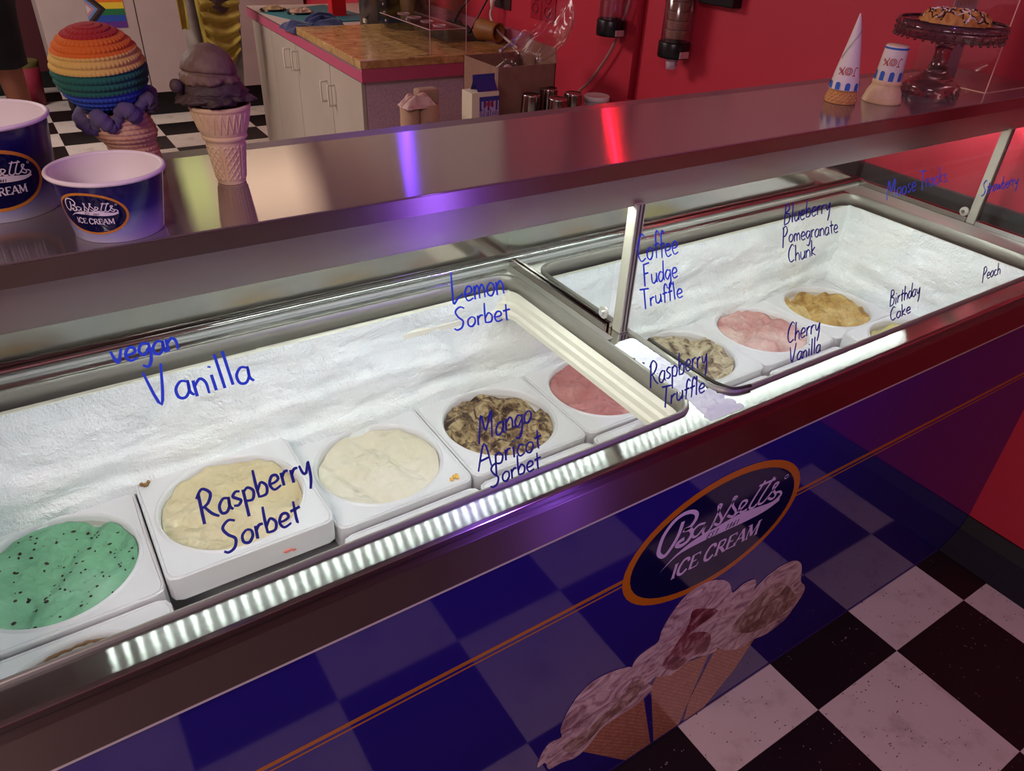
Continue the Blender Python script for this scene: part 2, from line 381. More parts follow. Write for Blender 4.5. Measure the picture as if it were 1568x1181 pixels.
box('deck_plate', .777, .7945, .83, 1.165, .8715, .8727, pl_m, cab)
box('deck_plate', .8125, .829, .865, 1.165, .8715, .8727, pl_m, cab)
# frost in the channel between the openings
frostm = noisy('frost', [(0, '#dfe6ea'), (1, '#f6f8f8')], 30, .75, .9, 120, .004)
fr = MB(); rnd = random.Random(3)
N = 26; M_ = 120
for i in range(N + 1):
    for j in range(M_ + 1):
        x = .779 + .050 * i / N; y = .562 + .255 * j / M_
        if y < .64: x = .779 + .050 * i / N + (i / N - .5) * (0.64 - y) * .5
        e = min(i, N - i) / (N / 2); h = max(0, noise.noise(Vector((x * 110, y * 110, 0))) + .75 + .3 * e - .2) * .0034 * min(1, e * 2.5)
        h *= min(1, (M_ - j) / 6, (j + 1) / 10)
        fr.v.append((x, y, .8718 + h))
for i in range(N):
    for j in range(M_): a = i * (M_ + 1) + j; fr.f.append((a, a + M_ + 1, a + M_ + 2, a + 1))
tag(fr.build('frost_crust', frostm, cab, smooth=True), kind='stuff')
# black gasket along right opening's left side
MB().tube(smooth_pts([(.842, .79, .8775), (.842, .66, .8775), (.846, .625, .8775), (.858, .603, .8775), (.89, .596, .8775)], 6), .0032, 6).build('gasket', mat('dark_gasket', '#26261f', .5), cab, smooth=True)

# frosty inner walls
icewall = mat('frosted_liner', '#e9eeee', .7)
v_ = coords(icewall, (1, 1, 1)); n1 = noise_tex(icewall, 9, 6, v_, .6, .4); n2 = noise_tex(icewall, 260, 3, v_)
r_ = ramp(icewall, n1.outputs['Fac'], [(.2, '#dde6e8'), (.5, '#eef3f2'), (.8, '#f7f9f7')]); lk(icewall, r_.outputs[0], bsdf(icewall).inputs['Base Color'])
b1 = bump(icewall, n1.outputs['Fac'], 1, .02); bump(icewall, n2.outputs['Fac'], .7, .003, b1)
def wallgrid(name, fn, nu, nv, amp, m=icewall, seed=0):
    V = []; F = []
    for i in range(nu + 1):
        for j in range(nv + 1):
            u, v = i / nu, j / nv; p, nr = fn(u, v); p = Vector(p); nr = Vector(nr)
            q = Vector((p.x * 6 + seed, p.y * 6, p.z * 14))
            h = noise.fractal(q, 1, 2, 5) * amp
            # ledges where the frost has broken off
            s1 = noise.noise(Vector((p.x * 2.2 + p.y * 2.2 + seed, 3.1, 0))) * .05 + .735; h += amp * .9 / (1 + math.exp((p.z - s1) * 260))
            s2 = noise.noise(Vector((p.x * 5 + p.y * 5 + seed, 9.1, 0))) * .02 + .672; h += amp * 1.4 / (1 + math.exp((p.z - s2) * 300))
            h *= min(1, v * 1, (1 - v) * 8 + .0) if False else min(1, (1 - v) * 8)
            V.append(p + nr * h)
    for i in range(nu):
        for j in range(nv): a = i * (nv + 1) + j; F.append((a, a + nv + 1, a + nv + 2, a + 1))
    return pm(name, V, F, m, cab, True)
wallgrid('frosted_wall', lambda u, v: ((-.262 + 2.155 * u, 1.106 + .012 * v, .58 + .268 * v), (0, -1, 0)), 560, 90, .0085)
wallgrid('frosted_wall', lambda u, v: ((1.835 + .043 * v, .60 + .535 * u, .58 + .268 * v), (-1, 0, 0)), 160, 80, .0085, seed=5)
wallgrid('frosted_wall', lambda u, v: ((-.244 - .004 * v, .60 + .535 * u, .58 + .268 * v), (1, 0, 0)), 80, 50, .0075, seed=9)
wallgrid('frosted_wall', lambda u, v: ((-.262 + 2.155 * u, .588 + .028 * v, .58 + .255 * v), (0, 1, 0)), 200, 40, .003, seed=12)
box('liner_floor', -.26, 1.89, .59, 1.13, .562, .575, mat('liner_floor_plastic', '#b9bcc0', .6), cab)
# vertical lump of frost over a liner joint
MB().tube([(.262 + .004 * math.sin(k), 1.121 + k * .0012, .66 + k * .02) for k in range(10)], [.006 + .0025 * math.sin(k * 1.7) for k in range(10)], 8).build('frost_ridge', frostm, cab, smooth=True)

# rear wall behind the glass: polished steel with chrome rail
MB().box(CX0, 2.003, 1.188, 1.212, .872, 1.168).build('rear_wall', MIRROR, cab)
MB().tube([(CX0, 1.180, .884), (2.0, 1.180, .884)], .0055, 10).build('rear_rail', CHROME, cab, smooth=True)
MB().box(CX0, 2.003, 1.1745, 1.186, .8722, .8775).build('rear_ledge', GASK, cab)
# serving shelf
MB().box(CX0, 2.125, .8155, 1.090, 1.1705, 1.196).build('serving_shelf', STEEL_TOP, cab, bevel=.0015)
MB().box(CX0, 2.125, .8135, .8152, 1.1705, 1.1945).build('shelf_lip', LIP, cab)
MB().add([(CX0, .832, 1.1705), (2.12, .832, 1.1705), (2.12, .8345, 1.1705), (CX0, .8345, 1.1705), (CX0, .844, 1.108), (2.12, .844, 1.108), (2.12, .8465, 1.108), (CX0, .8465, 1.108)],
         [(0, 1, 2, 3), (7, 6, 5, 4), (0, 4, 5, 1), (1, 5, 6, 2), (2, 6, 7, 3), (3, 7, 4, 0)]).build('shelf_valance', STEEL, cab)
MB().box(CX0, 2.12, 1.085, 1.21, 1.16, 1.1695).build('shelf_bracket', STEEL, cab)
led = MB().box(-.125, 1.84, .850, .878, 1.118, 1.150).build('lamp_housing', mat('white_lamp_housing', '#d8d8d4', .5), cab)
lm = mat('led_light', '#ffffff', .5, emit='#f3fff8', es=112)
for_led = MB(); k = 0; x = -.080
while x < 1.83: for_led.box(x, x + .0045, .853, .871, 1.1155, 1.1179); x += .0185
tag(for_led.build('led_chips', lm, led), kind='stuff')
# posts
for px in (.823, 2.0):
    p = MB().box(px - .010, px + .010, .836, .858, .872, 1.113).build('post', mat('post_aluminium', '#b9b5a6', .4, .35), cab, bevel=.002)
    MB().box(px - .0045, px - .0025, .8345, .836, .876, 1.112).box(px + .003, px + .005, .8345, .836, .876, 1.112).build('post_groove', mat('dark_groove', '#3c3a36', .5), p)
# divider and end panes
for k, px in enumerate((.803, 1.993)):
    gpts = [(.862, .880), (1.178, .880), (1.178, 1.165), (.862, 1.165)]
    g = MB().add([(px - .0025, y, z) for y, z in gpts] + [(px + .0025, y, z) for y, z in gpts], [(0, 1, 2, 3), (7, 6, 5, 4), (0, 4, 5, 1), (1, 5, 6, 2), (2, 6, 7, 3), (3, 7, 4, 0)]).build('divider_glass' if k == 0 else 'end_glass', GLASS, cab)
    MB().box(px - .008, px - .003, .858, 1.178, .872, .886).box(px + .003, px + .008, .858, 1.178, .872, .886).build('pane_channel', MIRROR, g)
    MB().tube([(px - .0065, .869, .905 - .008 * k), (px - .0025, .869, .905 - .008 * k)], .0115, 20).build('washer', mat('nylon_washer', '#cfccc2', .3, .5), g)
    MB().tube([(px - .012, .869, .905 - .008 * k), (px - .006, .869, .905 - .008 * k)], .005, 12).build('screw', CHROME, g)
g = MB().add([(1.991, .575, .878), (1.991, .834, .878), (1.991, .834, 1.11), (1.995, .575, .878), (1.995, .834, .878), (1.995, .834, 1.11)], [(0, 1, 2), (5, 4, 3), (0, 3, 4, 1), (1, 4, 5, 2), (2, 5, 3, 0)]).build('end_glass', GLASS, cab)
MB().box(1.985, 1.990, .57, .832, .872, .884).box(1.996, 2.001, .57, .832, .872, .884).build('pane_channel', CHROME, g)
# slanted front glass
GP = Vector((0, .562, .878)); GS = Vector((0, .268, .242)).normalized(); GN = Vector((0, -.242, .268)).normalized()
def gpt(x, s, h=0): return tuple(GP + Vector((x, 0, 0)) + GS * s + GN * h)
c8 = [gpt(x, s, h) for h in (-.002, .002) for x, s in ((CX0, -.012), (1.99, -.012), (1.99, .358), (CX0, .358))]
fg = MB().add(c8, [(0, 3, 2, 1), (4, 5, 6, 7), (0, 1, 5, 4), (1, 2, 6, 5), (2, 3, 7, 6), (3, 0, 4, 7)]).build('front_glass', GLASS, cab)
ink = mat('blue_marker_ink', '#2450e6', .5)  # the lit look of the upper words is put into this colour
ink_lit = mat('lit_marker_ink', '#4a74ff', .5)  # same marker, paler still: light on these two words painted into the ink
inkd = mat('navy_marker_ink', '#18288c', .5)
WORDS = [("vegan", 0.0251, 0.2975, 0.0696, 0.0004, 0.0013, 0.0143), ("Vanilla", 0.048, 0.2399, 0.1101, -0.0006, 0.0008, 0.019),
("Lemon", 0.4313, 0.2708, 0.083, -0.002, 0.0058, 0.019), ("Sorbet", 0.4195, 0.2372, 0.0863, -0.0075, 0.0045, 0.0132),
("Raspberry", 0.0589, 0.1034, 0.1255, 0.0117, 0.0012, 0.0151), ("Sorbet", 0.0696, 0.066, 0.0874, 0.0029, 0.0017, 0.0141),
("Mango", 0.3932, 0.0854, 0.0836, 0.0014, 0.0064, 0.0151), ("Apricot", 0.3791, 0.05, 0.0965, -0.0004, 0.0048, 0.0135),
("Sorbet", 0.3846, 0.0268, 0.0791, -0.001, 0.0041, 0.0118), ("Coffee", 0.7548, 0.2652, 0.0854, -0.003, 0.0089, 0.0197),
("Fudge", 0.7466, 0.2266, 0.0724, -0.0005, 0.0067, 0.0153), ("Truffle", 0.7239, 0.1933, 0.0872, -0.0021, 0.0055, 0.013),
("Blueberry", 1.0946, 0.2649, 0.1347, 0.0047, 0.012, 0.0161), ("Pomegranate", 1.0704, 0.2322, 0.1529, -0.0051, 0.0087, 0.0137),
("Chunk", 1.064, 0.1978, 0.0749, -0.0017, 0.0086, 0.0134), ("Moose Tracks", 1.4011, 0.2651, 0.22, 0.0063, 0.0144, 0.0166),
("Strawberry", 1.7105, 0.222, 0.1593, 0.0018, 0.0167, 0.0133), ("Raspberry", 0.6796, 0.077, 0.121, 0.0026, 0.0082, 0.0154),
("Truffle", 0.6835, 0.0435, 0.0893, -0.0029, 0.0078, 0.0122), ("Cherry", 0.9769, 0.0665, 0.0871, 0.0012, 0.0105, 0.0139),
("Vanilla", 0.9612, 0.0342, 0.0821, -0.0001, 0.009, 0.0116), ("Birthday", 1.2619, 0.0654, 0.099, 0.0007, 0.011, 0.0121),
("Cake", 1.2446, 0.0392, 0.0672, 0.0018, 0.0074, 0.01), ("Peach", 1.5684, 0.0497, 0.0707, -0.0008, 0.0117, 0.0108)]
for t, x0, s0, dx, ds, ux, us in WORDS:
    mb = MB()
    for P in write(mb, t, None, 0):
        Q = [(x0 + u * dx + v * ux, s0 + u * ds + v * us) for u, v in P]
        ribbon(mb, Q, .0034 if x0 < .1 else .0028, gpt, .0026)
    tag(mb.build('handwriting', ink_lit if t in ('Moose Tracks', 'Strawberry') else (ink if s0 > .12 and x0 < 1.0 else inkd), fg), 'blue marker word reading ' + t)

# ---- printed logo
def logo(parent, fn, A, B, text_mat, navy, orange, name='logo_oval', est=True, n=48, world=True):
    """fn(x, y, h): plane metres -> 3D. A, B oval half axes"""
    def ring(a, b, h, nm, m, par):
        mb = MB(); K = 10
        P = [fn(0, 0, h)]
        for q in range(1, K + 1):
            for i in range(n):
                t = 2 * math.pi * i / n; P.append(fn(a * q / K * math.cos(t), b * q / K * math.sin(t), h))
        F = [(0, 1 + i, 1 + (i + 1) % n) for i in range(n)]
        for q in range(K - 1):
            for i in range(n): F.append((1 + q * n + i, 1 + (q + 1) * n + i, 1 + (q + 1) * n + (i + 1) % n, 1 + q * n + (i + 1) % n))
        return mb.add(P, F).build(nm, m, par, world=world)
    o = ring(A, B, .0006, name, orange, parent)
    i = ring(A * .925, B * .885, .0010, 'logo_field', navy, o)
    mb = MB(); H = .0014
    ST = [[(-0.465, 0.552), (-0.485, 0.342), (-0.539, 0.166), (-0.597, 0.08), (-0.655, 0.15), (-0.674, 0.26), (-0.651, 0.469), (-0.572, 0.631), (-0.477, 0.682), (-0.384, 0.649), (-0.326, 0.569), (-0.323, 0.474), (-0.368, 0.387), (-0.429, 0.379), (-0.36, 0.341), (-0.327, 0.248), (-0.357, 0.146), (-0.424, 0.116), (-0.475, 0.157), (-0.464, 0.203), (-0.405, 0.225)],
    [(-0.192, 0.315), (-0.27, 0.34), (-0.322, 0.271), (-0.307, 0.177), (-0.257, 0.152), (-0.19, 0.254), (-0.172, 0.308), (-0.195, 0.175), (-0.165, 0.11), (-0.109, 0.165), (-0.055, 0.441), (-0.045, 0.506), (-0.08, 0.526), (-0.057, 0.402), (0.002, 0.235), (-0.021, 0.155), (-0.093, 0.236)],
    [(-0.002, 0.155), (0.094, 0.457), (0.126, 0.51), (0.09, 0.527), (0.105, 0.381), (0.166, 0.241), (0.141, 0.17), (0.068, 0.242)],
    [(0.16, 0.176), (0.268, 0.28), (0.274, 0.345), (0.219, 0.37), (0.2, 0.273), (0.24, 0.174), (0.312, 0.165)],
    [(0.453, 0.561), (0.375, 0.345), (0.337, 0.189), (0.389, 0.138), (0.431, 0.179)], [(0.565, 0.548), (0.481, 0.328), (0.447, 0.182), (0.493, 0.136), (0.541, 0.174)],
    [(0.388, 0.514), (0.592, 0.495)], [(0.541, 0.174), (0.627, 0.327), (0.651, 0.386), (0.607, 0.396), (0.6, 0.309), (0.663, 0.175), (0.63, 0.118), (0.553, 0.194)], [(0.655, 0.209), (0.713, 0.189), (0.745, 0.118), (0.713, 0.054)]]
    for q, s_ in enumerate(ST): ribbon(mb, [(p[0] * A, p[1] * B) for p in smooth_pts(s_, 5)], (.040 if q == 0 else .025) * A, fn, H + q * .00004, False)
    ribbon(mb, [(A * (.745 + .022 * math.cos(t * .6)), B * (.425 + .033 * math.sin(t * .6))) for t in range(12)], .009 * A, fn, H, False)
    top = [(-0.61, -0.211), (-0.475, -0.024), (-0.275, 0.097), (-0.054, 0.123), (0.214, 0.15), (0.471, 0.094), (0.648, 0.055), (0.74, 0.122)]
    bot = [(-0.61, -0.211), (-0.533, -0.118), (-0.402, -0.027), (-0.143, -0.02), (0.094, -0.045), (0.382, -0.073), (0.59, -0.064), (0.748, 0.0)]
    a = smooth_pts(top, 5); b = smooth_pts(bot, 5); K = len(a)
    mb.add([fn(p[0] * A, p[1] * B, H) for p in a] + [fn(p[0] * A, p[1] * B, H) for p in b], [(k, K + k, K + k + 1, k + 1) for k in range(K - 1)])
    # ICE CREAM in slanted serif capitals
    CAP = {'I': (.5, [([(.25, 1), (.25, 0)], 1)]), 'C': (.95, [([(.85, .75), (.7, 1), (.35, 1), (.1, .6), (.15, .15), (.5, -.02), (.85, .2)], 1)]),
           'E': (.85, [([(.2, 1), (.2, 0)], 1), ([(.2, .98), (.8, .98), (.8, .8)], .5), ([(.2, .52), (.6, .52)], .5), ([(.2, .03), (.8, .03), (.84, .25)], .5)]),
           'R': (.95, [([(.2, 1), (.2, 0)], 1), ([(.2, .98), (.65, .95), (.75, .75), (.6, .52), (.2, .5)], .7), ([(.45, .5), (.9, .0)], 1)]),
           'A': (1.0, [([(.05, 0), (.5, 1.02)], .5), ([(.5, 1.02), (.9, 0)], 1.1), ([(.22, .36), (.75, .36)], .5)]),
           'M': (1.25, [([(.15, 0), (.2, 1)], .5), ([(.2, 1), (.6, .1)], 1.1), ([(.6, .1), (1.0, 1)], .5), ([(1.0, 1), (1.05, 0)], 1)]), ' ': (.45, [])}
    SER = {'I': [(.25, 1), (.25, 0)], 'R': [(.2, 0), (.9, 0)], 'A': [(.05, 0), (.9, 0)], 'M': [(.15, 0), (1.05, 0), (.1, 1), (1.05, 1)], 'E': [], 'C': []}
    tx = 'ICE CREAM'; tot = sum(CAP[c][0] for c in tx); x = 0
    def ic(u, v): return ((-.468 + (u / tot) * 1.04 + v * .012) * A, (-.455 - (u / tot) * .012 + v * .25) * B)
    for c in tx:
        adv, st = CAP[c]
        for q, (P, wd) in enumerate(st):
            ribbon(mb, [ic(x + p[0], p[1]) for p in (smooth_pts(P, 4) if len(P) > 3 else [Vector(q) for q in P])], .030 * A * wd, fn, H + q * .00004, False)
        for p in SER.get(c, []): ribbon(mb, [ic(x + p[0] - .16, p[1]), ic(x + p[0] + .16, p[1])], .011 * A, fn, H + .0002, False)
        x += adv
    mb.build('logo_lettering', text_mat, i, world=world)
    if est:
        me_ = MB(); D = {'E': [[(.8, 1), (.1, 1), (.1, 0), (.8, 0)], [(.1, .5), (.6, .5)]], 'S': [[(.8, .85), (.4, 1), (.1, .75), (.7, .3), (.5, 0), (.1, .1)]], 'T': [[(.5, 1), (.5, 0)], [(.1, 1), (.9, 1)]], '.': [[(.2, 0), (.2, .1)]], ' ': [],
                         '1': [[(.3, .8), (.5, 1), (.5, 0)]], '8': [[(.5, .5), (.2, .75), (.5, 1), (.8, .75), (.5, .5), (.15, .25), (.5, 0), (.85, .25), (.5, .5)]], '6': [[(.7, 1), (.25, .5), (.3, .05), (.7, .05), (.75, .45), (.25, .45)]]}
        for k, c in enumerate('EST. 1861'):
            for P in D[c]:
                ribbon(me_, [((-.13 + (k + p[0] * .8) * .042 + p[1] * .02) * A, (-.008 - k * .003 + p[1] * .085) * B) for p in [Vector(q) for q in P]], .010 * A, fn, H + .0004, False)
        me_.build('date_lettering', navy, i, world=world)
    return o
lilac = mat('printed_white', '#cfc0dc', .25); navy = mat('printed_navy', '#0b0b3c', .07); orange = mat('printed_orange', '#b8690f', .2)
def panel_fn(x, y, h): return (.832 + x, .546 - h, .620 + y)
lg = logo(cab, panel_fn, .213, .136, lilac, navy, orange)
for nm, z, hh in (('gold_line', .6185, .0075), ('thin_gold_line', .6065, .0028)):
    MB().box(CX0, .625, .5455, .546, z - hh / 2, z + hh / 2).box(1.038, 2.008, .5455, .546, z - hh / 2, z + hh / 2).build(nm, mat('printed_gold', '#a8641c', .2), cab)
# ---- printed cones at the bottom of the panel
def flatpoly(name, P, h, m, n=3, parent=cab):
    Q = [(p[0], p[1]) for p in smooth_pts(P, n, True)] if n > 1 else P
    V, F = flat2d(Q, (), .0003)
    return MB().add([(x, .546 - h - z, y) for x, y, z in V], F).build(name, m, parent)
wafm = mat('printed_waffle', '#a9745a', .2); vv = coords(wafm, (1, 1, 1), 'Object', (0, math.radians(45), 0))
bk = nn(wafm, 'ShaderNodeTexBrick'); bk.inputs['Scale'].default_value = 60; bk.inputs['Mortar Size'].default_value = .03; bk.offset = 0; bk.inputs['Brick Width'].default_value = .5; bk.inputs['Row Height'].default_value = .5
sw = nn(wafm, 'ShaderNodeSeparateXYZ'); cb = nn(wafm, 'ShaderNodeCombineXYZ'); lk(wafm, vv, sw.inputs[0]); lk(wafm, sw.outputs[0], cb.inputs[0]); lk(wafm, sw.outputs[2], cb.inputs[1]); lk(wafm, cb.outputs[0], bk.inputs['Vector'])
bk.inputs['Color1'].default_value = rgb('#b58066'); bk.inputs['Color2'].default_value = rgb('#a36e56'); bk.inputs['Mortar'].default_value = rgb('#7c4a40')
lk(wafm, bk.outputs['Color'], bsdf(wafm).inputs['Base Color'])
scm = noisy('printed_scoop', [(.30, '#6d454f'), (.42, '#a07f88'), (.54, '#c2acae'), (.75, '#dccbc6')], 15, .2, detail=10, dist=2.2, stretch=(1, 1, 1.8))
scm2 = noisy('printed_berry', [(.35, '#541a28'), (.5, '#7a3846'), (.66, '#b8959a')], 22, .2, detail=9, dist=1.5)
scm3 = noisy('printed_fold', [(.35, '#66483f'), (.5, '#94776d'), (.66, '#c2aca4')], 26, .2, detail=9, dist=1.5)
pic = flatpoly('cone_print', [(0.738, 0.216), (0.797, 0.004), (0.727, 0.004), (0.593, 0.16), (0.624, 0.195), (0.688, 0.218)], .0004, wafm, 1)
flatpoly('cone_print', [(0.753, 0.242), (0.806, 0.004), (0.880, 0.004), (0.896, 0.111), (0.915, 0.227), (0.767, 0.275)], .0004, wafm, 1)
flatpoly('cone_print', [(0.932, 0.228), (1.081, 0.185), (1.03, 0.087), (0.955, 0.004), (0.895, 0.004), (0.892, 0.079)], .0004, wafm, 1)
s1 = flatpoly('scoop_print', [(0.485, 0.207), (0.491, 0.243), (0.508, 0.265), (0.534, 0.26), (0.529, 0.289), (0.54, 0.333), (0.566, 0.37), (0.607, 0.383), (0.673, 0.362), (0.692, 0.337), (0.739, 0.265), (0.758, 0.232), (0.729, 0.21), (0.67, 0.207), (0.632, 0.2), (0.608, 0.169), (0.577, 0.154), (0.543, 0.169), (0.514, 0.173), (0.502, 0.207)], .0008, scm)
s3 = flatpoly('scoop_print', [(0.926, 0.304), (0.969, 0.33), (1.003, 0.368), (1.042, 0.392), (1.087, 0.398), (1.128, 0.387), (1.16, 0.355), (1.181, 0.294), (1.204, 0.267), (1.213, 0.236), (1.19, 0.191), (1.172, 0.169), (1.116, 0.158), (1.067, 0.171), (1.017, 0.172), (0.94, 0.232)], .0008, scm)
s2 = flatpoly('scoop_print', [(0.684, 0.354), (0.694, 0.375), (0.717, 0.382), (0.742, 0.387), (0.744, 0.413), (0.76, 0.452), (0.79, 0.485), (0.833, 0.491), (0.878, 0.475), (0.913, 0.444), (0.933, 0.405), (0.96, 0.414), (0.996, 0.407), (1.004, 0.374), (0.971, 0.323), (0.926, 0.304), (0.94, 0.232), (0.912, 0.229), (0.856, 0.253), (0.806, 0.24), (0.758, 0.269), (0.739, 0.265), (0.692, 0.337)], .0012, scm)
flatpoly('berry_print', [(0.82, 0.424), (0.855, 0.408), (0.901, 0.373), (0.851, 0.359), (0.818, 0.346), (0.799, 0.318), (0.781, 0.307), (0.801, 0.352), (0.819, 0.386)], .0016, scm2, 3, s2)
flatpoly('berry_print', [(.79, .335), (.83, .35), (.87, .33), (.90, .30), (.90, .25), (.86, .262), (.82, .25), (.79, .27), (.77, .30)], .0022, scm2, 3, s2)
flatpoly('fold_print', [(1.02, .33), (1.08, .345), (1.13, .31), (1.17, .26), (1.19, .225), (1.14, .20), (1.07, .20), (1.0, .24), (.97, .28)], .0012, scm3, 3, s3)
flatpoly('fold_print', [(.54, .225), (.60, .235), (.66, .265), (.70, .30), (.73, .27), (.70, .23), (.64, .215), (.60, .185), (.56, .19)], .0012, scm3, 3, s1)

# ============================================================ TUBS
platem = noisy('white_tub_plastic', [(0, '#d6d6da'), (1, '#e0e0e0')], 6, .38)
def plate_mesh(r=.1155, hx=.1275, hy=.1275, rc=.016, depth=.045):
    n = 96; mb = MB(); rings = []
    Q = rrect(-hx, hx, -hy, hy, rc, 8)
    def sq(a, k):
        # ray cast to rounded square
        c, s = math.cos(a), math.sin(a); best = 1e9
        L = len(Q)
        for i in range(L):
            x1, y1 = Q[i]; x2, y2 = Q[(i + 1) % L]; dx, dy = x2 - x1, y2 - y1; den = c * dy - s * dx
            if abs(den) < 1e-12: continue
            t = (x1 * dy - y1 * dx) / den; u = (x1 * s - y1 * c) / den
            if t > 0 and -1e-6 <= u <= 1 + 1e-6: best = min(best, t)
        return (best - k) * c, (best - k) * s
    A = [2 * math.pi * i / n for i in range(n)]
    rings.append([(r - .004) * math.cos(a) for a in A]); spec = []
    def circ(rr, z): return [(rr * math.cos(a), rr * math.sin(a), z) for a in A]
    R = [circ(r - .008, -depth), circ(r - .0055, -.004), circ(r - .004, .0005), circ(r - .002, .002), circ(r, .0005), circ(r + .0015, -.001), [(*sq(a, .0065), -.001) for a in A], [(*sq(a, .0055), -.0025) for a in A], [(*sq(a, .0045), -.001) for a in A], [(*sq(a, .002), 0.0) for a in A], [(*sq(a, 0), -.002) for a in A], [(*sq(a, 0), -depth) for a in A]]
    for rr in R: mb.v += rr
    for i in range(len(R) - 1):
        for k in range(n): mb.f.append((i * n + k, i * n + (k + 1) % n, (i + 1) * n + (k + 1) % n, (i + 1) * n + k))
    me = bpy.data.meshes.new('tub_collar'); me.from_pydata(mb.v, [], mb.f); me.update(); me.polygons.foreach_set('use_smooth', [True] * len(me.polygons)); me.materials.append(platem)
    try: me.set_sharp_from_angle(angle=math.radians(35))
    except Exception: pass
    return me
PLATE = plate_mesh()
def ice_mat(name, stops, scale, bs=.5, bscale=40, dist=.8, specks=None, detail=7, stretch=(1, 1, 1), bd=.004):
    m = noisy(name, stops, scale, .42, 0, None, detail=detail, dist=dist, stretch=stretch)
    b1 = bump(m, noise_tex(m, bscale, 8, coords(m), .75, .6).outputs['Fac'], min(1, bs * 1.6), bd * 1.4)
    if specks: flecks(m, None, *specks)
    return m
def tub(k, row, z, label, m, sink=.008, amp=.004, seed=0, extra=None, scrape=True, cream_r=None, tilt=0):
    x = .013 + .2575 * (k + .5); y = .979 if row == 0 else .7205
    t = thing('ice_cream_tub', label, 'ice cream tub', (x, y, z), 'ice cream tubs in the dipping cabinet')
    c = bpy.data.objects.new('tub_collar', PLATE); COL.objects.link(c); c.parent = t
    r = .1085; NR, NA = 44, 132; V = [(0, 0, 0)]; F = []; rd = random.Random(seed); ph = rd.uniform(0, 6)
    grooves = [(rd.uniform(-.08, .08), rd.uniform(.010, .02), rd.uniform(.3, 1)) for _ in range(4)]
    def H(px, py):
        q = Vector((px * 22 + seed * 3, py * 22, seed)); h = noise.fractal(q, .85, 2.2, 7) * amp * 2.1
        if scrape:
            u = px * math.cos(ph) + py * math.sin(ph)
            for g0, gw, ga in grooves: h -= amp * 2.2 * ga * math.exp(-((u - g0 + .25 * py) / gw) ** 2)
        d = math.hypot(px, py) / r; h += amp * .9 * max(0, noise.noise(Vector((px * 60, py * 60, seed + 4)))) * (d ** 4)
        return h - sink
    V[0] = (0, 0, H(0, 0))
    for i in range(1, NR + 1):
        for a in range(NA):
            an = 2 * math.pi * a / NA; rr = r * i / NR; V.append((rr * math.cos(an), rr * math.sin(an), H(rr * math.cos(an), rr * math.sin(an))))
    F += [(0, 1 + a, 1 + (a + 1) % NA) for a in range(NA)]
    for i in range(NR - 1):
        for a in range(NA): F.append((1 + i * NA + a, 1 + (i + 1) * NA + a, 1 + (i + 1) * NA + (a + 1) % NA, 1 + i * NA + (a + 1) % NA))
    o = pm('ice_cream', V, F, m, t, True, world=False)
    MB().lathe([(r + .0005, -.06), (r + .0005, -sink - .002)], n=64).build('tub_wall', mat('carton_wall', '#cfcac4', .6), t, True, world=False)
    if extra: extra(t, o, H)
    return t
def chips(n, s0, s1, m, nm, seed):
    def f(t, o, H):
        rd = random.Random(seed); mb = MB()
        for _ in range(n):
            a = rd.uniform(0, 6.283); q = .103 * math.sqrt(rd.random()); x, y = q * math.cos(a), q * math.sin(a); s_ = rd.uniform(s0, s1)
            mb.ball((x, y, H(x, y) + s_ * .1), s_, 6, 4, (rd.uniform(.6, 1.6), rd.uniform(.6, 1.4), .6))
        tag(mb.build(nm, m, t, world=False), kind='stuff')
    return f
chocm = mat('dark_chocolate', '#2a1710', .4)
mint = ice_mat('mint_ice_cream', [(.2, '#5fa07a'), (.5, '#7cb892'), (.8, '#a6d2b4')], 5)
tub(-1, 0, .657, 'green mint tub with dark chocolate chips, at the left edge', mint, .009, .004, 11, chips(110, .0008, .0030, chocm, 'chocolate_chips', 5))
lem = ice_mat('pale_yellow_ice_cream', [(.2, '#c9b98c'), (.5, '#d8cba4'), (.8, '#e6dcbe')], 7)
def crumb(t, o, H):
    mb = MB(); rd = random.Random(2)
    for _ in range(6): mb.ball((-.112 + rd.uniform(-.006, .006), .105 + rd.uniform(-.005, .005), .002), rd.uniform(.002, .004), 6, 4)
    mb.build('crumb', mat('brown_crumb', '#8a6a3c', .8), t, world=False)
    MB().ball((.045, -.1279, -.027), .006, 8, 5, (1.3, .25, .7)).ball((.055, -.1279, -.030), .004, 8, 5, (1, .25, .7)).build('pink_smear', mat('pink_smear', '#e88a80', .6), t, world=False)
tub(0, 0, .672, 'pale yellow vanilla tub, raised above its neighbours right of the green one', lem, .010, .0045, 21, crumb)
van = ice_mat('white_ice_cream', [(.2, '#cfc6ac'), (.5, '#ded7c2'), (.8, '#e8e3d4')], 5, .35, 25)
def crumb2(t, o, H):
    mb = MB(); rd = random.Random(4)
    for _ in range(9): mb.ball((.094 + rd.uniform(-.009, .009), -.108 + rd.uniform(-.004, .004), .002), rd.uniform(.002, .0045), 6, 4)
    mb.build('crumb', mat('orange_crumb', '#e0b25c', .8), t, world=False)
tub(1, 0, .645, 'smooth ivory white tub with an orange crumb on its collar', van, .010, .0035, 31, crumb2)
moc = ice_mat('fudge_swirl_ice_cream', [(.40, '#3a281c'), (.48, '#7a6044'), (.56, '#b39c74'), (.70, '#cfbf9c')], 42, .9, 70, 1.1, None, 9, (1, .8, 1))
tub(2, 0, .645, 'tan tub with heavy dark brown fudge swirls', moc, .012, .006, 41)
pnk = ice_mat('raspberry_ice_cream', [(.2, '#a3585a'), (.5, '#c07d7c'), (.8, '#d49d9a')], 9, .6, 50, 1, ('#4a2026', 70, .13))
tub(3, 0, .645, 'deep rose pink tub with dark flecks beside the glass divider', pnk, .010, .005, 51)
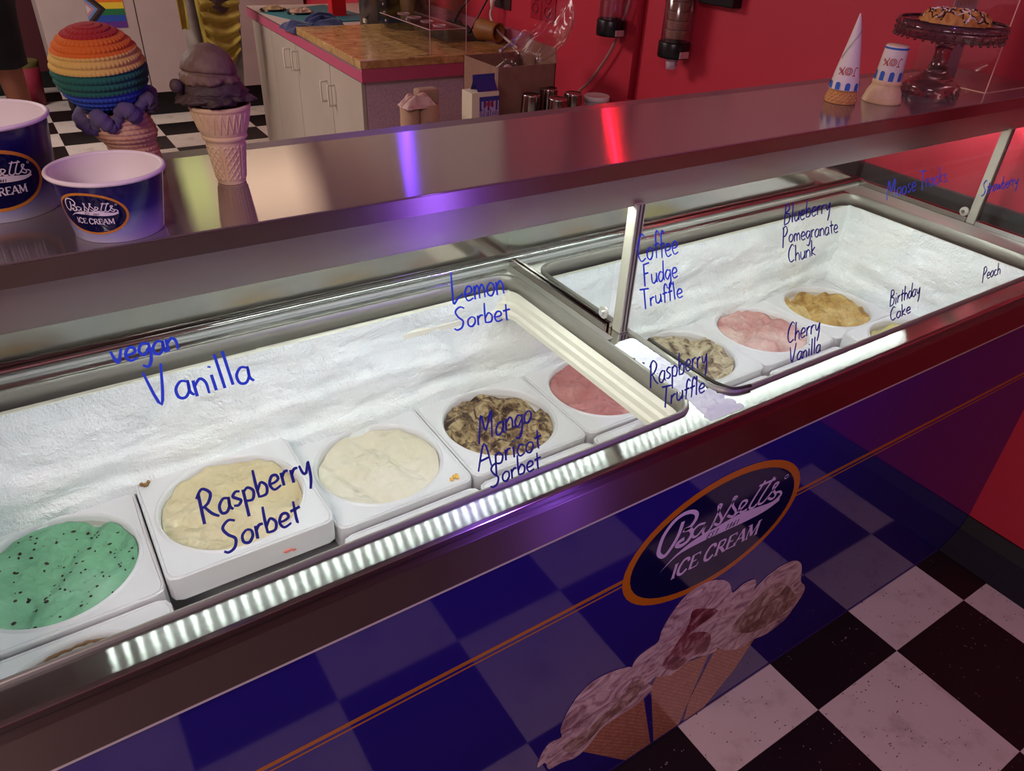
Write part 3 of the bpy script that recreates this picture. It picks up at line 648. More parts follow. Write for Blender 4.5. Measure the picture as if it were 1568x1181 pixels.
cof = ice_mat('truffle_ice_cream', [(.36, '#51433a'), (.44, '#8e7c64'), (.52, '#c2b494'), (.7, '#ddd4bb')], 26, .7, 55, 1.2)
tub(4, 0, .645, 'beige tub with grey brown cookie flecks right of the divider', cof, .009, .005, 61)
chv = ice_mat('cherry_ice_cream', [(.34, '#b87c78'), (.46, '#cf9f99'), (.58, '#dfc0b8'), (.75, '#e8d8d0')], 8, .6, 45, .8)
tub(5, 0, .645, 'light pink tub between the beige and the yellow one', chv, .008, .005, 71)
pea = ice_mat('golden_ice_cream', [(.34, '#94672f'), (.46, '#c39d58'), (.6, '#dcc084'), (.8, '#ecd9aa')], 12, .7, 60, 1)
tub(6, 0, .645, 'golden yellow tub in the far right corner', pea, .010, .006, 81)
brn = ice_mat('caramel_ice_cream', [(.3, '#6b4a2a'), (.45, '#a9824c'), (.6, '#c7a468'), (.8, '#dcc596')], 12, .7, 50, 1)
def crust(mm):
    def f(t, o, H):
        mb = MB()
        P = [(.1085 * math.cos(a / 30), .1085 * math.sin(a / 30), -.008 + .004 * noise.noise(Vector((a * .3, 1, 2)))) for a in range(10, 110)]
        mb.tube(P, [.0022 + .0016 * noise.noise(Vector((i * .5, 0, 0))) for i in range(len(P))], 6); mb.build('cream_crust', mm, t, smooth=True, world=False)
    return f
tub(-1, 1, .650, 'caramel brown tub half hidden by the rim at the lower left', brn, .022, .006, 91, crust(mat('brown_crust', '#7a5a3a', .7)))
tub(0, 1, .604, 'low white tub under the front rim before the raised one', van, .012, .004, 101)
ora = ice_mat('sand_ice_cream', [(.3, '#c9a878'), (.6, '#dcc59c'), (.8, '#e8d9bb')], 12)
tub(1, 1, .632, 'sand coloured tub under the front rim before the ivory one', ora, .010, .004, 111)
tub(2, 1, .634, 'cream tub under the front rim before the fudge swirl one', ora, .010, .004, 121)
tub(3, 1, .640, 'tub with a pinkish brown crust under the rim before the rose one', ice_mat('pink_sand_ice_cream', [(.3, '#c8a08e'), (.6, '#dcc3b4'), (.8, '#e8d9cf')], 14), .010, .004, 131)
tub(4, 1, .628, 'pale green tub under the rim at the divider corner', ice_mat('pale_green_ice_cream', [(.3, '#bccfa8'), (.8, '#d6e0c4')], 9), .010, .004, 141)
tub(5, 1, .631, 'peach tub under the front rim before the light pink one', ice_mat('peach_ice_cream', [(.3, '#e0b08c'), (.8, '#ecccb0')], 9), .010, .004, 151)
tub(6, 1, .668, 'raised tub of yellow green ice cream at the far right front', ice_mat('lemon_green_ice_cream', [(.3, '#c9bd70'), (.6, '#dcd498'), (.8, '#ece7c4')], 9), .010, .004, 161)

# ============================================================ THINGS ON THE SHELF
ZS = 1.196
def cup(name, label, c, r0, r1, h, phi, A, B, zc):
    t = thing(name, label, 'paper cup', (c[0], c[1], ZS), 'paper ice cream cups')
    m = mat('printed_cup_blue', '#160f5a', .28, coat=.3)
    g = nn(m, 'ShaderNodeTexCoord'); sp = nn(m, 'ShaderNodeSeparateXYZ'); lk(m, g.outputs['Object'], sp.inputs[0])
    n_ = noise_tex(m, 25, 3); ad = nn(m, 'ShaderNodeMath'); ad.operation = 'MULTIPLY_ADD'; lk(m, n_.outputs['Fac'], ad.inputs[0]); ad.inputs[1].default_value = .006; lk(m, sp.outputs[2], ad.inputs[2])
    mr = nn(m, 'ShaderNodeMapRange'); mr.inputs['From Min'].default_value = .0; mr.inputs['From Max'].default_value = .11; lk(m, ad.outputs[0], mr.inputs['Value'])
    rr = ramp(m, mr.outputs[0], [(0.05, '#c4c8e0'), (.12, '#a9b0dc'), (.34, '#231a7a'), (.5, '#150e56'), (1, '#120c48')]); lk(m, rr.outputs[0], bsdf(m).inputs['Base Color'])
    wh = mat('cup_paper', '#e6ddda', .55)
    MB().lathe([(r0 - .003, .004), (r0, 0), (r0 + .0006, .0005), (r1, h - .003)], n=96).build('cup_body', m, t, True, world=False)
    MB().lathe([(.0001, .006), (r0 - .002, .006), (r1 - .0015, h - .002), (r1 - .0015, h)], n=96).build('cup_lining', wh, t, True, world=False)
    K = 16; MB().lathe([(r1 + .001 + .0026 * math.cos(2 * math.pi * k / K), h + .0024 * math.sin(2 * math.pi * k / K)) for k in range(K + 1)], n=96).build('rolled_rim', wh, t, True, world=False)
    def fn(x, y, hh):
        z = zc + y; r = r0 + .0006 + (r1 - r0 - .0006) * (z - .0005) / (h - .0035); a = phi + x / r; r += hh * .7 + .0001
        return (r * math.cos(a), r * math.sin(a), z)
    cl = mat('cup_print_white', '#ddd6e2', .35); logo(t, fn, A, B, cl, navy, mat('cup_print_orange', '#c7802f', .3), world=False)
    a = phi - 1.25; MB().box(-.0008, .0008, -.0004, .0004, .002, h - .004)
    sm = MB(); sm.add([(r * math.cos(a + d), r * math.sin(a + d), z) for r, z in ((r0 + .0005, .001), (r1 + .0005, h - .004)) for d in (0, .035)], [(0, 1, 3, 2)]); sm.build('seam', mat('cup_seam', '#d7d3a0', .5), t, world=False)
    return t
cup('paper_cup', 'small blue paper cup with white rolled rim, nearest the shelf edge', (.074, .865), .0435, .0545, .066, math.radians(-94.9 - 29), .036, .0235, .034)
cup('paper_cup', 'tall blue paper cup cut off by the left edge, behind the small cup', (-.026, .985), .0555, .066, .100, math.radians(-88.7 - 4), .051, .034, .047)

# crocheted rainbow cone
t = thing('crochet_ice_cream', 'crocheted rainbow scoop in a tan knitted cone with purple ruffle', 'toy ice cream', (.134, 1.046, ZS))
ym = mat('rainbow_yarn', '#ffffff', .95, sheen=.05)
tc = nn(ym, 'ShaderNodeTexCoord'); sp = nn(ym, 'ShaderNodeSeparateXYZ'); lk(ym, tc.outputs['Object'], sp.inputs[0])
mr = nn(ym, 'ShaderNodeMapRange'); mr.inputs['From Min'].default_value = -.052; mr.inputs['From Max'].default_value = .052; lk(ym, sp.outputs[2], mr.inputs['Value'])
rr = ramp(ym, mr.outputs[0], [(0, '#2a4a9a'), (.335, '#1d5c4c'), (.56, '#c9a956'), (.735, '#c8641a'), (.885, '#9c2420')], True); lk(ym, rr.outputs[0], bsdf(ym).inputs['Base Color'])
def fib(m, s=700): bump(m, noise_tex(m, s, 4).outputs['Fac'], .6, .0015)
fib(ym)
R_ = .0505; rows = 19; mb = MB(); NL = rows * 7; NS = 240
prof = [(R_ * math.sin(math.pi * (i + .001) / NL) if i not in (0, NL) else .0001, R_ * math.cos(math.pi * i / NL)) for i in range(NL + 1)]
def stitch(a, i, r, z):
    fr_ = i / 7; row = int(fr_); e = abs(math.sin(math.pi * fr_)); st = max(8, int(2 * math.pi * r / .0052)) if r > 0 else 8
    rc = R_ * math.sin(math.pi * min(.999, (row + .5) / rows)); st = max(6, int(2 * math.pi * rc / .0048))
    return (.0014 * e ** .7 + .0021 * abs(math.sin(a * st / 2 + row * .9 + fr_ * .7)) ** .7 * e - .0010) * min(1, r / .01)
b = mb.lathe(prof, n=NS, disp=stitch).build('rainbow_scoop', ym, t, True, world=False)
b.location = (-.024, 0, .128); b.rotation_euler = (math.radians(4), math.radians(-5), .3)
pu = mat('purple_yarn', '#5b4f6e', .95, sheen=.05); fib(pu); mb = MB()
ax = Vector((-.016, 0, .075)); K = 220; lobes = 8
P = []; Rr = []
for k in range(K):
    a = 2 * math.pi * k / K; w_ = math.sin(lobes * a); P.append((ax.x + (.038 + .004 * w_) * math.cos(a), (.038 + .004 * w_) * math.sin(a), ax.z + .008 * math.sin(lobes * a + 1) + .010 * math.cos(a + .1) + .004)); Rr.append(.0078 + .0018 * w_ + .0008 * math.sin(k * 1.7))
mb.tube(P, Rr, 10, closed=True); mb.build('purple_ruffle', pu, t, True, world=False)
ta = noisy('tan_yarn', [(.3, '#b07a5c'), (.5, '#c79a74'), (.7, '#d0ad88')], 30, .95, sheen=.05); fib(ta)
ZP = [(.0001, 0), (.020, 0), (.0225, .004)]
NZ = 78; prof = []
for i in range(NZ + 1):
    z = .004 + .078 * i / NZ; r = .0225 + .013 * (z / .08); r += .004 * math.exp(-((z - .054) / .010) ** 2) - .002 * math.exp(-((z - .040) / .006) ** 2); prof.append((r, z))
NSt = 34
def st2(a, i, r, z): e = abs(math.sin(math.pi * i / 6)); return .0013 * e ** .6 + .0010 * abs(math.sin(a * NSt / 2 + (i // 6) * .8)) * e
mb = MB().lathe([(.0001, 0), (.021, 0)] + prof, n=200, disp=lambda a, i, r, z: 0 if i < 2 else st2(a, i, r, z))
mb.v = [(x - .018 * (z / .08), y, z) for x, y, z in mb.v]
mb.build('knitted_cone', ta, t, True, world=False)

# cake cone model with chocolate scoops
t = thing('chocolate_cone', 'dark chocolate double scoop in a pale wafer cup cone', 'toy ice cream', (.222, .966, ZS))
wf = noisy('wafer', [(.3, '#d0b184'), (.7, '#dcc49a')], 40, .75, .25, 200, .001)
def wafer_prof():
    P = [(.0001, 0.0), (.0165, 0.0), (.0172, .0012)]
    for i in range(60): z = .0012 + .0508 * i / 59; P.append((.0172 + .0062 * i / 59, z))
    P += [(.0236, .054), (.0262, .056), (.0270, .058), (.0262, .061)]
    for i in range(44): z = .061 + .030 * i / 43; P.append((.0262 + .0082 * (i / 43) ** .8, z))
    P += [(.0356, .092), (.0362, .095), (.0350, .097), (.0325, .097), (.031, .090)]
    return P
def lattice(a, i, r, z):
    d = 0; fa = (a + math.pi / 2 + .25 + math.pi) % (2 * math.pi) - math.pi
    if .006 < z < .049:
        seg = (a * 6 / (2 * math.pi)) % 1
        if .12 < seg < .88:
            u = a * .021; 
            if abs(((u + z * .75) / .0075) % 1 - .5) < .13 or abs(((u - z * .75) / .0075) % 1 - .5) < .13: d = .0010
        elif seg < .06 or seg > .94: d = -.0006
        else: d = .0009
    if .066 < z < .089:
        q = (a * 26 / (2 * math.pi)) % 1; zz = (z - .066) / .023
        if abs(q - zz * .5) < .09 or abs(q - (1 - zz * .5)) < .09: d = .0010
    return d
MB().lathe(wafer_prof(), n=420, disp=lattice).build('wafer_cone', wf, t, True, world=False)
ch = noisy('chocolate_scoop', [(.3, '#2c2420'), (.5, '#443732'), (.8, '#5c4c42')], 25, .62, .5, 130, .002)
ch2 = noisy('chocolate_scoop_top', [(.3, '#58463a'), (.6, '#705b4a'), (.8, '#826a55')], 25, .6, .35, 150, .002)
def scoop(name, c, r, sc, rough, m, skirt=0, zcut=-.35, seed=0, layer=0):
    mb = MB(); NN, MM = 150, 90
    V = []; 
    for i in range(MM + 1):
        th = math.pi * i / MM
        for k in range(NN):
            a = 2 * math.pi * k / NN; d = Vector((math.sin(th) * math.cos(a), math.sin(th) * math.sin(a), math.cos(th)))
            e = max(0, .25 - d.z) ; amp = rough * (.25 + 1.5 * min(1, e * 2))
            f = 1 + amp * noise.fractal(d * 2.4 + Vector((seed, 0, 0)), 1, 2.2, 7) + skirt * math.exp(-((d.z + .25 + .1 * noise.noise(d * 3 + Vector((seed, 5, 0)))) / .16) ** 2) * (1 + .5 * noise.noise(d * 5 + Vector((0, seed, 0))))
            if layer: f -= layer * math.exp(-((d.z + .12 * math.sin(a + 1) + .05) / .05) ** 2)
            z = d.z * f
            if z < zcut: z = zcut + (z - zcut) * .15
            V.append((c[0] + r * sc[0] * d.x * f, c[1] + r * sc[1] * d.y * f, c[2] + r * sc[2] * z))
    F = [(i * NN + k, (i + 1) * NN + k, (i + 1) * NN + (k + 1) % NN, i * NN + (k + 1) % NN) for i in range(MM) for k in range(NN)]
    return pm(name, V, F, m, t, True, world=False)
scoop('lower_scoop', (-.004, 0, .110), .0365, (1, 1, .62), .16, ch, .20, -.5, 3, .06)
scoop('upper_scoop', (-.006, 0, .134), .0305, (1, 1, 1), .07, ch2, .10, -.45, 8, .10)
MB().ball((-.046, -.006, .121), .0075, 12, 8, (1, 1, 1.1)).build('chocolate_lump', ch, t, True, world=False)

# sugar cone and cake cone upside down in paper sleeves
slv = noisy('white_paper_sleeve', [(0, '#d8cdc2'), (1, '#e6ddd2')], 8, .6)
pb = mat('sleeve_blue', '#2c5fae', .55); pr = mat('sleeve_red', '#a8282c', .55)
def joy(parent, fn, s, phi0):
    """round hand-drawn brand letters seen upside down"""
    mb = MB()
    J = [[(-1.3, .9), (-1.3, -.5), (-1.6, -.9), (-2.0, -.7)], [(-1.7, .9), (-.9, .9)]]
    O = [[(.75 * math.cos(q / 10 * 6.283), .75 * math.sin(q / 10 * 6.283)) for q in range(11)], [(.42 * math.cos(q / 10 * 6.283), .42 * math.sin(q / 10 * 6.283)) for q in range(11)]]
    Y = [[(.9, .9), (1.35, .1), (2.3, -.6)], [(2.2, .9), (1.35, .0), (1.0, -.9)], [(1.15, .9), (1.5, .35), (2.4, -.3)]]
    for L in J + O + Y: ribbon(mb, [(-p[0] * s, -p[1] * s) for p in smooth_pts(L, 4)], s * .17, fn, .0006, False)
    mb.build('sleeve_lettering', pr, parent, world=False)
    MB().add([fn(.2 * s * math.cos(q / 3 * 6.283 + .5), .2 * s * math.sin(q / 3 * 6.283 + .5), .0006) for q in range(3)], [(0, 1, 2)]).build('sleeve_emblem', pb, parent, world=False)
def scallops(parent, fn, n, wd, hgt, y0):
    for k in range(n):
        x0 = (k - n / 2) * wd * 2; P = [fn(x0, y0, .0005), fn(x0 + wd, y0, .0005)]; q = []
        for j in range(9): a = math.pi * j / 8; q.append(fn(x0 + wd / 2 + wd / 2 * math.cos(a), y0 + hgt - wd / 2 + wd / 2 * math.sin(a), .0005))
        MB().add([P[0], P[1]] + q, [tuple(range(11))]).build('blue_stripe', pb, parent, world=False)
t = thing('sugar_cone', 'pointed sugar cone standing upside down in a white paper sleeve', 'ice cream cone', (1.446, .948, ZS), 'upside down cones on the shelf')
sc_ = noisy('sugar_cone_wafer', [(.3, '#b98045'), (.7, '#d09a5c')], 60, .7)
def lat2(a, i, r, z):
    u = a * .03; q = min(abs(((u + z) / .0105) % 1 - .5), abs(((u - z) / .0105) % 1 - .5)); return .0021 if q < .15 else 0
prof = [(.0285, 0), (.0305, .0005), (.0312, .003), (.030, .005)] + [(.030 - .0100 * i / 50, .005 + .040 * i / 50) for i in range(51)]
MB().lathe(prof, n=300, disp=lambda a, i, r, z: lat2(a, i, r, z) if i > 3 else 0).build('cone_wafer', sc_, t, True, world=False)
tipx, tipz = -.006, .166
def slf(r0, z0, r1, z1, phi, lean=0):
    def fn(x, y, h):
        z = z0 + y; f = (z - z0) / (z1 - z0); r = r0 + (r1 - r0) * f; a = phi + x / max(r, .004); r += h
        return (r * math.cos(a) + lean * f, r * math.sin(a), z)
    return fn
NP = 40; mb = MB(); rows_ = []
for i in range(NP + 1):
    f = i / NP; z = .027 + (.166 - .027) * f; r = .0282 * (1 - f) ** .92 + .0012
    for k in range(64): a = 2 * math.pi * k / 64; rr = r * (1 + .03 * math.sin(3 * a + f * 4) * (f > .15)); mb.v.append((rr * math.cos(a) - .010 * f * f, rr * math.sin(a), z))
for i in range(NP):
    for k in range(64): mb.f.append((i * 64 + k, i * 64 + (k + 1) % 64, (i + 1) * 64 + (k + 1) % 64, (i + 1) * 64 + k))
sl = mb.build('paper_sleeve', slv, t, True, world=False)
ph = math.atan2(-.948, -1.446) + .10
def conef(x, y, h):
    z = .027 + y; f = y / .139; r = .0282 * (1 - f) ** .92 + .0012; a = ph + x / max(r, .006); r += h + .0008
    return (r * math.cos(a) - .010 * f * f, r * math.sin(a), z)
joy(sl, lambda x, y, h: conef(x, y + .036, h), .0085, 0); scallops(sl, conef, 8, .0095, .014, .001)
for q in (0, .003): MB().tube([conef(-.022 + k * .0042, .055 + k * .0072 + q, .0006) for k in range(9)], .0003, 4).build('sleeve_fold_line', mat('sleeve_grey', '#6b7a80', .6), sl, world=False)
t = thing('cake_cone', 'flat-topped cake cone standing upside down in a short paper sleeve', 'ice cream cone', (1.542, .916, ZS), 'upside down cones on the shelf')
cc = noisy('pale_wafer', [(.3, '#cfae7c'), (.7, '#e2c89c')], 40, .75, .2, 200, .001)
MB().lathe([(.033, .0), (.0385, 0), (.0395, .002), (.0385, .0065), (.037, .010), (.0345, .020), (.030, .029), (.0275, .034), (.0285, .036), (.029, .040), (.0275, .043), (.0255, .045), (.0205, .108), (.019, .1105), (.0001, .1105)], n=96).build('cone_wafer', cc, t, True, world=False)
mb = MB().lathe([(.0262, .043), (.0266, .044), (.0222, .109)], n=64); sl = mb.build('paper_sleeve', slv, t, True, world=False)
ph2 = math.atan2(-.916, -1.542) + .05; f2 = slf(.0268, .043, .0224, .109, ph2); joy(sl, lambda x, y, h: f2(x, y + .037, h), .0085, 0); scallops(sl, f2, 8, .0095, .018, .001)
MB().add([f2(-.07 + k * .0025, yy, .0005) for yy in (.060, .0635) for k in range(57)], [(k, k + 1, 57 + k + 1, 57 + k) for k in range(56)]).build('blue_band', pb, sl, world=False)
# glass cake stand
t = thing('cake_stand', 'purple tinted glass cake stand with a hobnail skirt and foot', 'cake stand', (1.735, .925, ZS))
gm = mat('tinted_pressed_glass', '#b48a90', .06, trans=.92, ior=1.45)
MB().lathe([(.0001, .008), (.045, .006), (.0555, .0), (.0575, .002), (.058, .018), (.052, .024), (.034, .036), (.022, .050), (.0165, .066), (.0160, .084), (.019, .098), (.026, .108), (.030, .112), (.030, .1175), (.0001, .1175)], n=72).build('glass_foot', gm, t, True, world=False)
MB().lathe([(.0001, .1185), (.100, .118), (.1085, .116), (.1095, .1465), (.1065, .1470), (.103, .1425), (.0001, .1425)], n=96).build('glass_plate', gm, t, True, world=False)
mb = MB()
for k in range(36):
    a = 2 * math.pi * k / 36; mb.ball((.1090 * math.cos(a), .1090 * math.sin(a), .137), .0036, 8, 5); a += math.pi / 36; mb.ball((.1088 * math.cos(a), .1088 * math.sin(a), .126), .0036, 8, 5)
    mb.ball((.1085 * math.cos(a), .1085 * math.sin(a), .1155), .0040, 8, 5)
for k in range(24):
    a = 2 * math.pi * k / 24; mb.ball((.0578 * math.cos(a), .0578 * math.sin(a), .013), .0023, 8, 5); a += .13; mb.ball((.0578 * math.cos(a), .0578 * math.sin(a), .004), .003, 8, 5)
tag(mb.build('hobnails', gm, t, True, world=False), kind='stuff')
MB().lathe([(.1035, .1432), (.1055, .1432), (.1060, .1478), (.1030, .1478), (.1035, .1432)], n=96).build('dark_plate_rim', mat('smoked_glass', '#2c1c22', .15), t, True, world=False)
# waffle
t = thing('waffle', 'thick golden waffle drizzled with dark and white icing on the glass stand', 'waffle', (1.738, .922, ZS + .1432))
wm = noisy('golden_waffle', [(.3, '#a5672c'), (.6, '#c98f45'), (.8, '#ddb066')], 30, .6, .3, 120, .002)
def wh(x, y):
    d = math.hypot(x, y) / .072; e = math.sqrt(max(0, 1 - d ** 4)); g = max(abs(math.sin(x * 150)), abs(math.sin(y * 150))) ** 3
    return .026 * e * (.45 + .55 * g) + .004 * noise.noise(Vector((x * 60, y * 60, 0))) * e
V = [(0, 0, wh(0, 0))]; F = []; NA = 160; NR = 60
for i in range(1, NR + 1):
    for k in range(NA):
        a = 2 * math.pi * k / NA; r = .072 * i / NR * (1 + .05 * math.sin(a * 13) * (i / NR) ** 3); V.append((r * math.cos(a), r * math.sin(a), wh(r * math.cos(a) * .999, r * math.sin(a) * .999) if i < NR else 0.001))
F += [(0, 1 + k, 1 + (k + 1) % NA) for k in range(NA)]
for i in range(NR - 1):
    for k in range(NA): F.append((1 + i * NA + k, 1 + (i + 1) * NA + k, 1 + (i + 1) * NA + (k + 1) % NA, 1 + i * NA + (k + 1) % NA))
pm('waffle_body', V, F, wm, t, True, world=False)
for nm, m, s0 in (('dark_drizzle', chocm, 1), ('white_drizzle', mat('white_icing', '#e8d6d0', .35), 2)):
    mb = MB(); rd = random.Random(s0)
    for q in range(7):
        a0 = rd.uniform(0, 6.28); off_ = rd.uniform(-.05, .05); P = []
        for k in range(40):
            u = -.068 + .136 * k / 39; v = off_ + .012 * math.sin(u * 90 + q); x = u * math.cos(a0) - v * math.sin(a0); y = u * math.sin(a0) + v * math.cos(a0)
            if math.hypot(x, y) < .071: P.append((x, y, wh(x, y) + .001))
        if len(P) > 3: mb.tube(P, .0013, 6)
    tag(mb.build(nm, m, t, True, world=False), kind='stuff')
# acrylic guard on the shelf
t = thing('acrylic_guard', 'clear acrylic box guard on the right end of the steel shelf', 'display case', (1.98, .96, ZS))
box('acrylic_side', 1.872, 1.876, .871, 1.06, ZS, ZS + .42, ACRYL, t)
box('acrylic_front', 1.876, 2.12, .871, .875, ZS, ZS + .42, ACRYL, t)
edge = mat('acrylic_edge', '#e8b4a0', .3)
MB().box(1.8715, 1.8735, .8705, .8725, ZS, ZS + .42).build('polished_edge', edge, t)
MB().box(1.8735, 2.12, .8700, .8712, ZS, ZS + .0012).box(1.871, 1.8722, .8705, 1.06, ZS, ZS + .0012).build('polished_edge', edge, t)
t = thing('paper_sign', 'paper sign with red and purple scribbles behind the acrylic guard', 'sign', (1.96, 1.03, ZS))
lp = mat('sign_paper', '#bfa8a8', .7)
MB().add([(1.90, 1.02, ZS), (2.04, 1.04, ZS), (2.04, 1.05, ZS + .30), (1.90, 1.03, ZS + .30), (1.90, 1.0215, ZS), (2.04, 1.0415, ZS), (2.04, 1.0515, ZS + .30), (1.90, 1.0315, ZS + .30)], [(3, 2, 1, 0), (4, 5, 6, 7), (0, 1, 5, 4), (2, 3, 7, 6), (1, 2, 6, 5), (3, 0, 4, 7)]).build('sheet', lp, t)
for k, (m, zz) in enumerate(((mat('sign_red', '#c8324a', .6), .235), (mat('sign_purple', '#6a3f98', .6), .20), (mat('sign_orange', '#b8703a', .6), .165), (mat('sign_red'), .13))):
    mb = MB(); ribbon(mb, smooth_pts([(.0 + j * .011, (.012 if j % 2 else -.006)) for j in range(11)], 4), .005, lambda x, y, h: (1.912 + x, 1.0205 + x * .14 + (zz + y) / 30 - .0006, ZS + zz + y)); mb.build('scribble', m, t)

# ============================================================ BEHIND THE COUNTER
# base cabinets along the right hand wall
PA, PB = (1.279, 3.075), (1.352, 4.905)
def fx(y): return PA[0] + (PB[0] - PA[0]) * (y - PA[1]) / (PB[1] - PA[1])
t = thing('base_cabinet', 'cream base cabinets with white loop handles and a pink edged worktop', 'cabinet', (1.7, 4.0, 0))
crm = noisy('cream_laminate', [(.3, '#a89c8c'), (.7, '#b3a797')], 3, .45, .05, 200)
gls = noisy('speckled_end_panel', [(.4, '#b49aa4'), (.6, '#c4acb4')], 120, .6)
MB().quad_prism([(fx(3.14) + .035, 3.115), (2.125, 3.115), (2.125, 4.88), (fx(4.88) + .035, 4.88)], .10, .815).build('carcass', gls, t)
MB().quad_prism([(fx(3.14) + .06, 3.15), (2.12, 3.15), (2.12, 4.85), (fx(4.88) + .06, 4.85)], .0, .10).build('plinth', mat('black_rubber'), t)
dy = [3.118, 3.525, 4.045, 4.49, 4.88]
doors = []
for i in range(4):
    a, b = dy[i] + .003, dy[i + 1] - .003
    d = MB().quad_prism([(fx(a) + .015, a), (fx(a) + .034, a), (fx(b) + .034, b), (fx(b) + .015, b)], .105, .805).build('door', crm, t, bevel=.002); doors.append(d)
hm = mat('white_plastic_handle', '#cfc6b2', .4)
for i, y, z in ((0, 3.475, .68), (1, 3.577, .678), (1, 4.012, .735), (2, 4.155, .722)):
    x = fx(y) + .014; MB().tube(smooth_pts([(x, y, z + .045), (x - .026, y, z + .045), (x - .032, y, z + .038), (x - .032, y, z - .038), (x - .026, y, z - .045), (x, y, z - .045)], 4), .0045, 8).build('handle', hm, doors[i], smooth=True)
wtp = MB().quad_prism([(fx(3.07), 3.07), (2.128, 3.07), (2.128, 4.92), (fx(4.92), 4.92)], .862, .872).build('worktop', mat('white_laminate', '#b9a8a0', .4), t)
pk = mat('pink_laminate_edge', '#b5506c', .45)
MB().quad_prism([(PA[0], 3.068), (2.128, 3.068), (2.128, 3.09), (PA[0], 3.09)], .818, .871).quad_prism([(fx(3.09), 3.09), (fx(3.09) + .02, 3.09), (fx(4.92) + .02, 4.92), (fx(4.92), 4.92)], .818, .871).build('pink_edge', pk, t)
MB().box(2.112, 2.128, 3.07, 4.92, .872, .972).build('backsplash', mat('pink_laminate', '#a85a6c', .45), t)
# granite slab
gr = noisy('brown_granite', [(.3, '#7c5a3c'), (.45, '#a8834f'), (.6, '#bd9862'), (.75, '#d4b686')], 18, .18, detail=9, dist=1)
o = MB().quad_prism([(fx(3.07) - .006, 3.062), (2.11, 3.062), (2.11, 3.93), (fx(3.93) - .004, 3.93)], .8725, .905).build('granite_slab', gr, bevel=.002)
tag(o, 'thick brown granite slab lying on the pink edged worktop', 'slab')
# unseen cupboards added so the steel shelf mirrors cream instead of red wall
t = thing('added_cupboard', 'unseen cream cupboards added above the granite slab to tone the shelf reflection', 'cupboard', (1.95, 4.0, 1.5))
MB().box(1.80, 2.125, 2.75, 5.2, 1.55, 2.35).build('carcass', mat('cupboard_cream', '#cbbcae', .5), t)
for k in range(4): MB().box(1.782, 1.798, 2.755 + k * .6125, 3.36 + k * .6125, 1.555, 2.345).build('door', mat('cupboard_cream'), t, bevel=.002)
tu = MB().tube([(1.770, 3.70, 1.62), (1.770, 3.70, 2.33)], .014, 12).build('purple_light_tube', mat('purple_neon', '#8050ff', .4, emit='#6a3cff', es=16), smooth=True)
tag(tu, 'purple glowing light tube on the cupboard front, above the picture', 'light tube')
tu = MB().tube(smooth_pts([(2.105, 2.52, 1.50), (2.105, 2.46, 1.62), (2.105, 2.40, 1.72), (2.105, 2.33, 1.86), (2.105, 2.22, 2.0)], 6), .0038, 10).build('red_neon_tube', mat('red_neon', '#ff2040', .4, emit='#ff1230', es=34), smooth=True)
tag(tu, 'curved red neon tube on the red wall, above the picture', 'neon light')
# towel
t_ = thing('folded_towel', 'folded dark blue towel behind the granite slab', 'towel', (1.43, 4.05, .872))
tw = noisy('navy_towel', [(.3, '#161d42'), (.7, '#222c5a')], 60, .95, .5, 400, .001, sheen=.3)
def slump(nm, cx, cy, z0, lx, ly, h, m, par, seed=0, fold=3, rot=0):
    V = []; F = []; n = 40
    for i in range(n + 1):
        for j in range(n + 1):
            u, v = i / n * 2 - 1, j / n * 2 - 1; e = max(0, 1 - max(abs(u), abs(v)) ** 6); x, y = u * lx, v * ly
            zz = h * e * (.6 + .4 * noise.noise(Vector((u * 2 + seed, v * 1.5, 0))) + .22 * math.sin(v * fold * 2 + u * 2 + seed)) + .001
            x += .012 * noise.noise(Vector((u * 2, v * 2, seed))); y += .012 * noise.noise(Vector((u * 2, v * 2, seed + 9)))
            V.append((cx + x * math.cos(rot) - y * math.sin(rot), cy + x * math.sin(rot) + y * math.cos(rot), z0 + zz))
    for i in range(n):
        for j in range(n): a = i * (n + 1) + j; F.append((a, a + n + 1, a + n + 2, a + 1))
    b = [i * (n + 1) for i in range(n + 1)] + [n * (n + 1) + j for j in range(1, n + 1)] + [i * (n + 1) + n for i in range(n - 1, -1, -1)] + [j for j in range(n - 1, 0, -1)]
    F.append(tuple(b)); return pm(nm, V, F, m, par, True)
slump('towel_body', 1.445, 4.04, .872, .155, .10, .055, tw, t_, 2)
slump('towel_fold', 1.50, 4.06, .900, .085, .05, .045, tw, t_, 6)
# teal mat with trays
t_ = thing('teal_mat', 'flat teal mat on the worktop behind the blue towel', 'mat', (1.6, 4.5, .872))
MB().quad_prism([(1.36, 4.62), (1.47, 4.22), (1.90, 4.24), (1.80, 4.85)], .872, .878).build('mat_sheet', mat('teal_silicone', '#1c6a74', .5), t_)
for i, (x, y, c, lb) in enumerate(((1.43, 4.66, '#b09468', 'tan waffle scrap on the teal mat, left one'), (1.54, 4.52, '#a8836c', 'pinkish waffle scrap on the teal mat, right one'))):
    q = thing('waffle_scrap', lb, 'waffle', (x, y, .878)); slump('scrap_body', x, y, .879, .06, .04, .03, mat('scrap_%d' % i, c, .7), q, i + 3)
    MB().tube([(x + .07 * math.cos(k * .3), y + .05 * math.sin(k * .3), .884) for k in range(22)], .006, 6).build('black_ring', mat('black_plastic', '#0c0c0f', .3), q, smooth=True)
